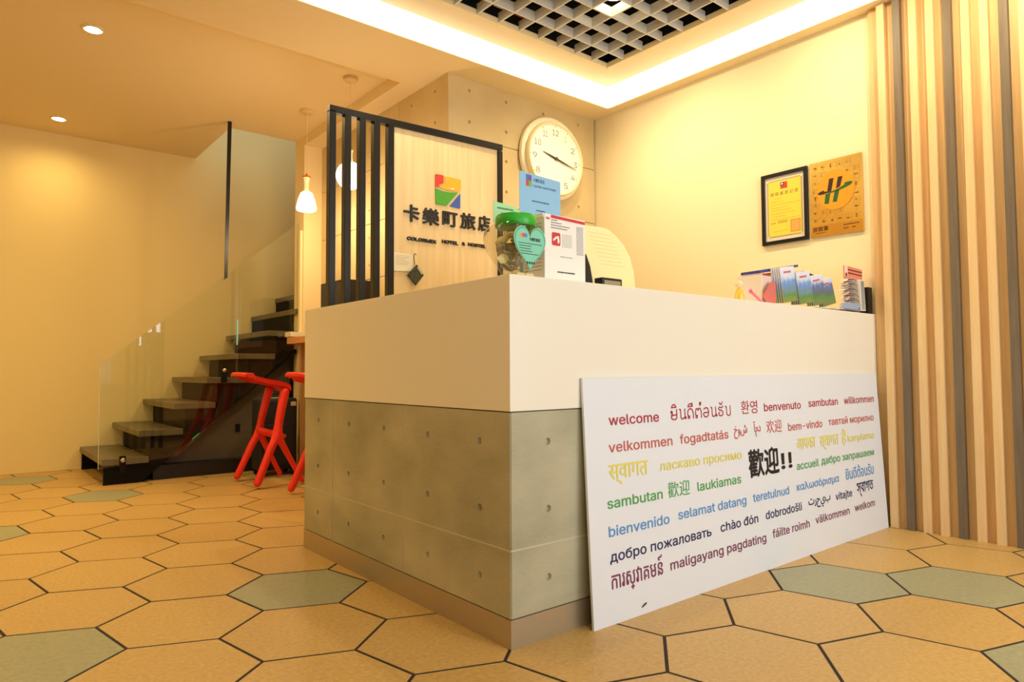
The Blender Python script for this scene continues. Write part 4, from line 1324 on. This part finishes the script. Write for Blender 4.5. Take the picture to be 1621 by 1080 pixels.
for j in range(NV):
    seat.bm.faces.new([grid_t[0][j], grid_b[0][j], grid_b[0][j + 1], grid_t[0][j + 1]])
    seat.bm.faces.new([grid_t[NU][j], grid_t[NU][j + 1], grid_b[NU][j + 1], grid_b[NU][j]])
so = seat.build('seat', red_plastic, stool, smooth=True)
def copy_tree(o, parent=None):
    c = o.copy()
    COL.objects.link(c)
    c.parent = parent
    for ch in list(o.children):
        copy_tree(ch, c)
    return c
stool['group'] = 'red bar stools at the wooden bar'
stool['label'] = 'red moulded bar stool standing fully in view in front of the black suitcase'
s2 = copy_tree(stool)
s2.location = (.66, 2.785, 0)
s2['label'] = 'second red bar stool, mostly hidden behind the left end of the desk'

# ---------------------------------------------------------------- suitcase
sc = thing('suitcase', 'black upright suitcase standing under the stairs behind the red stool', 'suitcase', (.745, 4.0, 0))
blk = mat('black_fabric', (22, 20, 22), 0.7)
MB().box(.585, .895, 3.905, 4.12, .045, .632).build('body', blk, sc, bevel=.03, segs=4, smooth=True)
MB().box(.615, .865, 3.893, 3.910, .08, .42).build('front_pocket', blk, sc, bevel=.012, segs=3, smooth=True)
MB().tube([(.69, 4.01, .625), (.69, 4.01, .66), (.70, 4.01, .672), (.78, 4.01, .672), (.79, 4.01, .66), (.79, 4.01, .625)], .010, 8).build('handle', blk, sc, smooth=True)
for x in (.62, .86):
    for y in (3.935, 4.085):
        MB().lathe([(.012, -.012), (.022, -.010), (.022, .010), (.012, .012)], (x, y, .0225), 16, 'Y').build('wheel', black_plastic, sc, smooth=True)
for x in (.605, .835):
    MB().box(x, x + .045, 3.9005, 3.9055, .565, .60).build('badge', mat('silver_badge', (206, 196, 170), 0.4), sc, bevel=.002, segs=1)
MB().box(.68, .80, 3.93, 3.99, .6315, .636).build('badge', mat('silver_badge', (206, 196, 170)), sc)

# ---------------------------------------------------------------- pendant lamps and downlights
def canopy(t, x, y):
    MB().lathe([(.050, 0), (.052, -.004), (.052, -.022), (.044, -.028)], (x, y, ZR), 28).build('canopy', mat('cream_canopy', (226, 196, 140), 0.5), t, smooth=True)
p1 = thing('pendant_lamp', 'white bell-shaped pendant lamp with orange cap, left of the black screen', 'lamp', (.82, 3.577, ZR))
canopy(p1, .82, 3.577)
MB().tube([(.82, 3.577, 2.425), (.82, 3.577, ZR - .028)], .0025, 6).build('cord', mat('pale_cord', (232, 206, 150), 0.6), p1)
MB().lathe([(.020, .0), (.032, .002), (.032, .010), (.010, .018), (.006, .034)], (.82, 3.577, 2.400), 24).build('cap', mat('orange_cap', (206, 96, 44), 0.4), p1, smooth=True)
MB().lathe([(.024, .0), (.024, .008), (.018, .02), (.0175, .06), (.022, .105), (.026, .115)], (.82, 3.577, 2.285), 28).build('neck', opal_dim, p1, smooth=True)
MB().lathe([(.050, -.153), (.072, -.150), (.079, -.138), (.077, -.115), (.064, -.06), (.046, -.012), (.030, 0.0)], (.82, 3.577, 2.285), 36).build('shade', opal, p1, smooth=True)
p2 = thing('pendant_lamp', 'white globe pendant lamp seen through the black slatted screen', 'lamp', (.82, 2.80, ZR))
canopy(p2, .82, 2.80)
MB().tube([(.82, 2.80, 2.42), (.82, 2.80, ZR - .028)], .0025, 6).build('cord', MATS['pale_cord'], p2)
MB().lathe([(.014, .0), (.018, .01), (.016, .03), (.016, .075), (.022, .088)], (.82, 2.80, 2.333), 28).build('neck', opal_dim, p2, smooth=True)
R_ = .098
MB().lathe([(R_ * math.sin(math.radians(a)) + .001, -R_ * math.cos(math.radians(a))) for a in range(0, 176, 8)], (.82, 2.80, 2.240), 36).build('shade', opal, p2, smooth=True)
for (x, y, z, e) in ((.82, 3.577, 2.09, 13), (.82, 2.80, 2.10, 13)):
    d = bpy.data.lights.new('pendant_light', 'POINT')
    d.energy, d.color, d.shadow_soft_size = e, WARM2, .06
    o = bpy.data.objects.new('pendant_light', d)
    o.location = (x, y, z)
    COL.objects.link(o)
for x, y, l in ((-.72, 3.14, 'round recessed downlight in the left ceiling, the nearer one'), (-.71, 5.02, 'round recessed downlight in the left ceiling near the back wall')):
    t = thing('downlight', l, 'lamp', (x, y, ZR), 'recessed downlights in the left ceiling')
    rim = MB()
    rim.lathe([(.062, -.001), (.060, -.006), (.052, -.007), (.050, -.001)], (x, y, ZR), 28)
    rim.build('rim', ceil_paint, t, smooth=True)
    MB().lathe([(.046, -.0085), (.046, -.0075)], (x, y, ZR), 28).build('lens', lamp_glow, t)
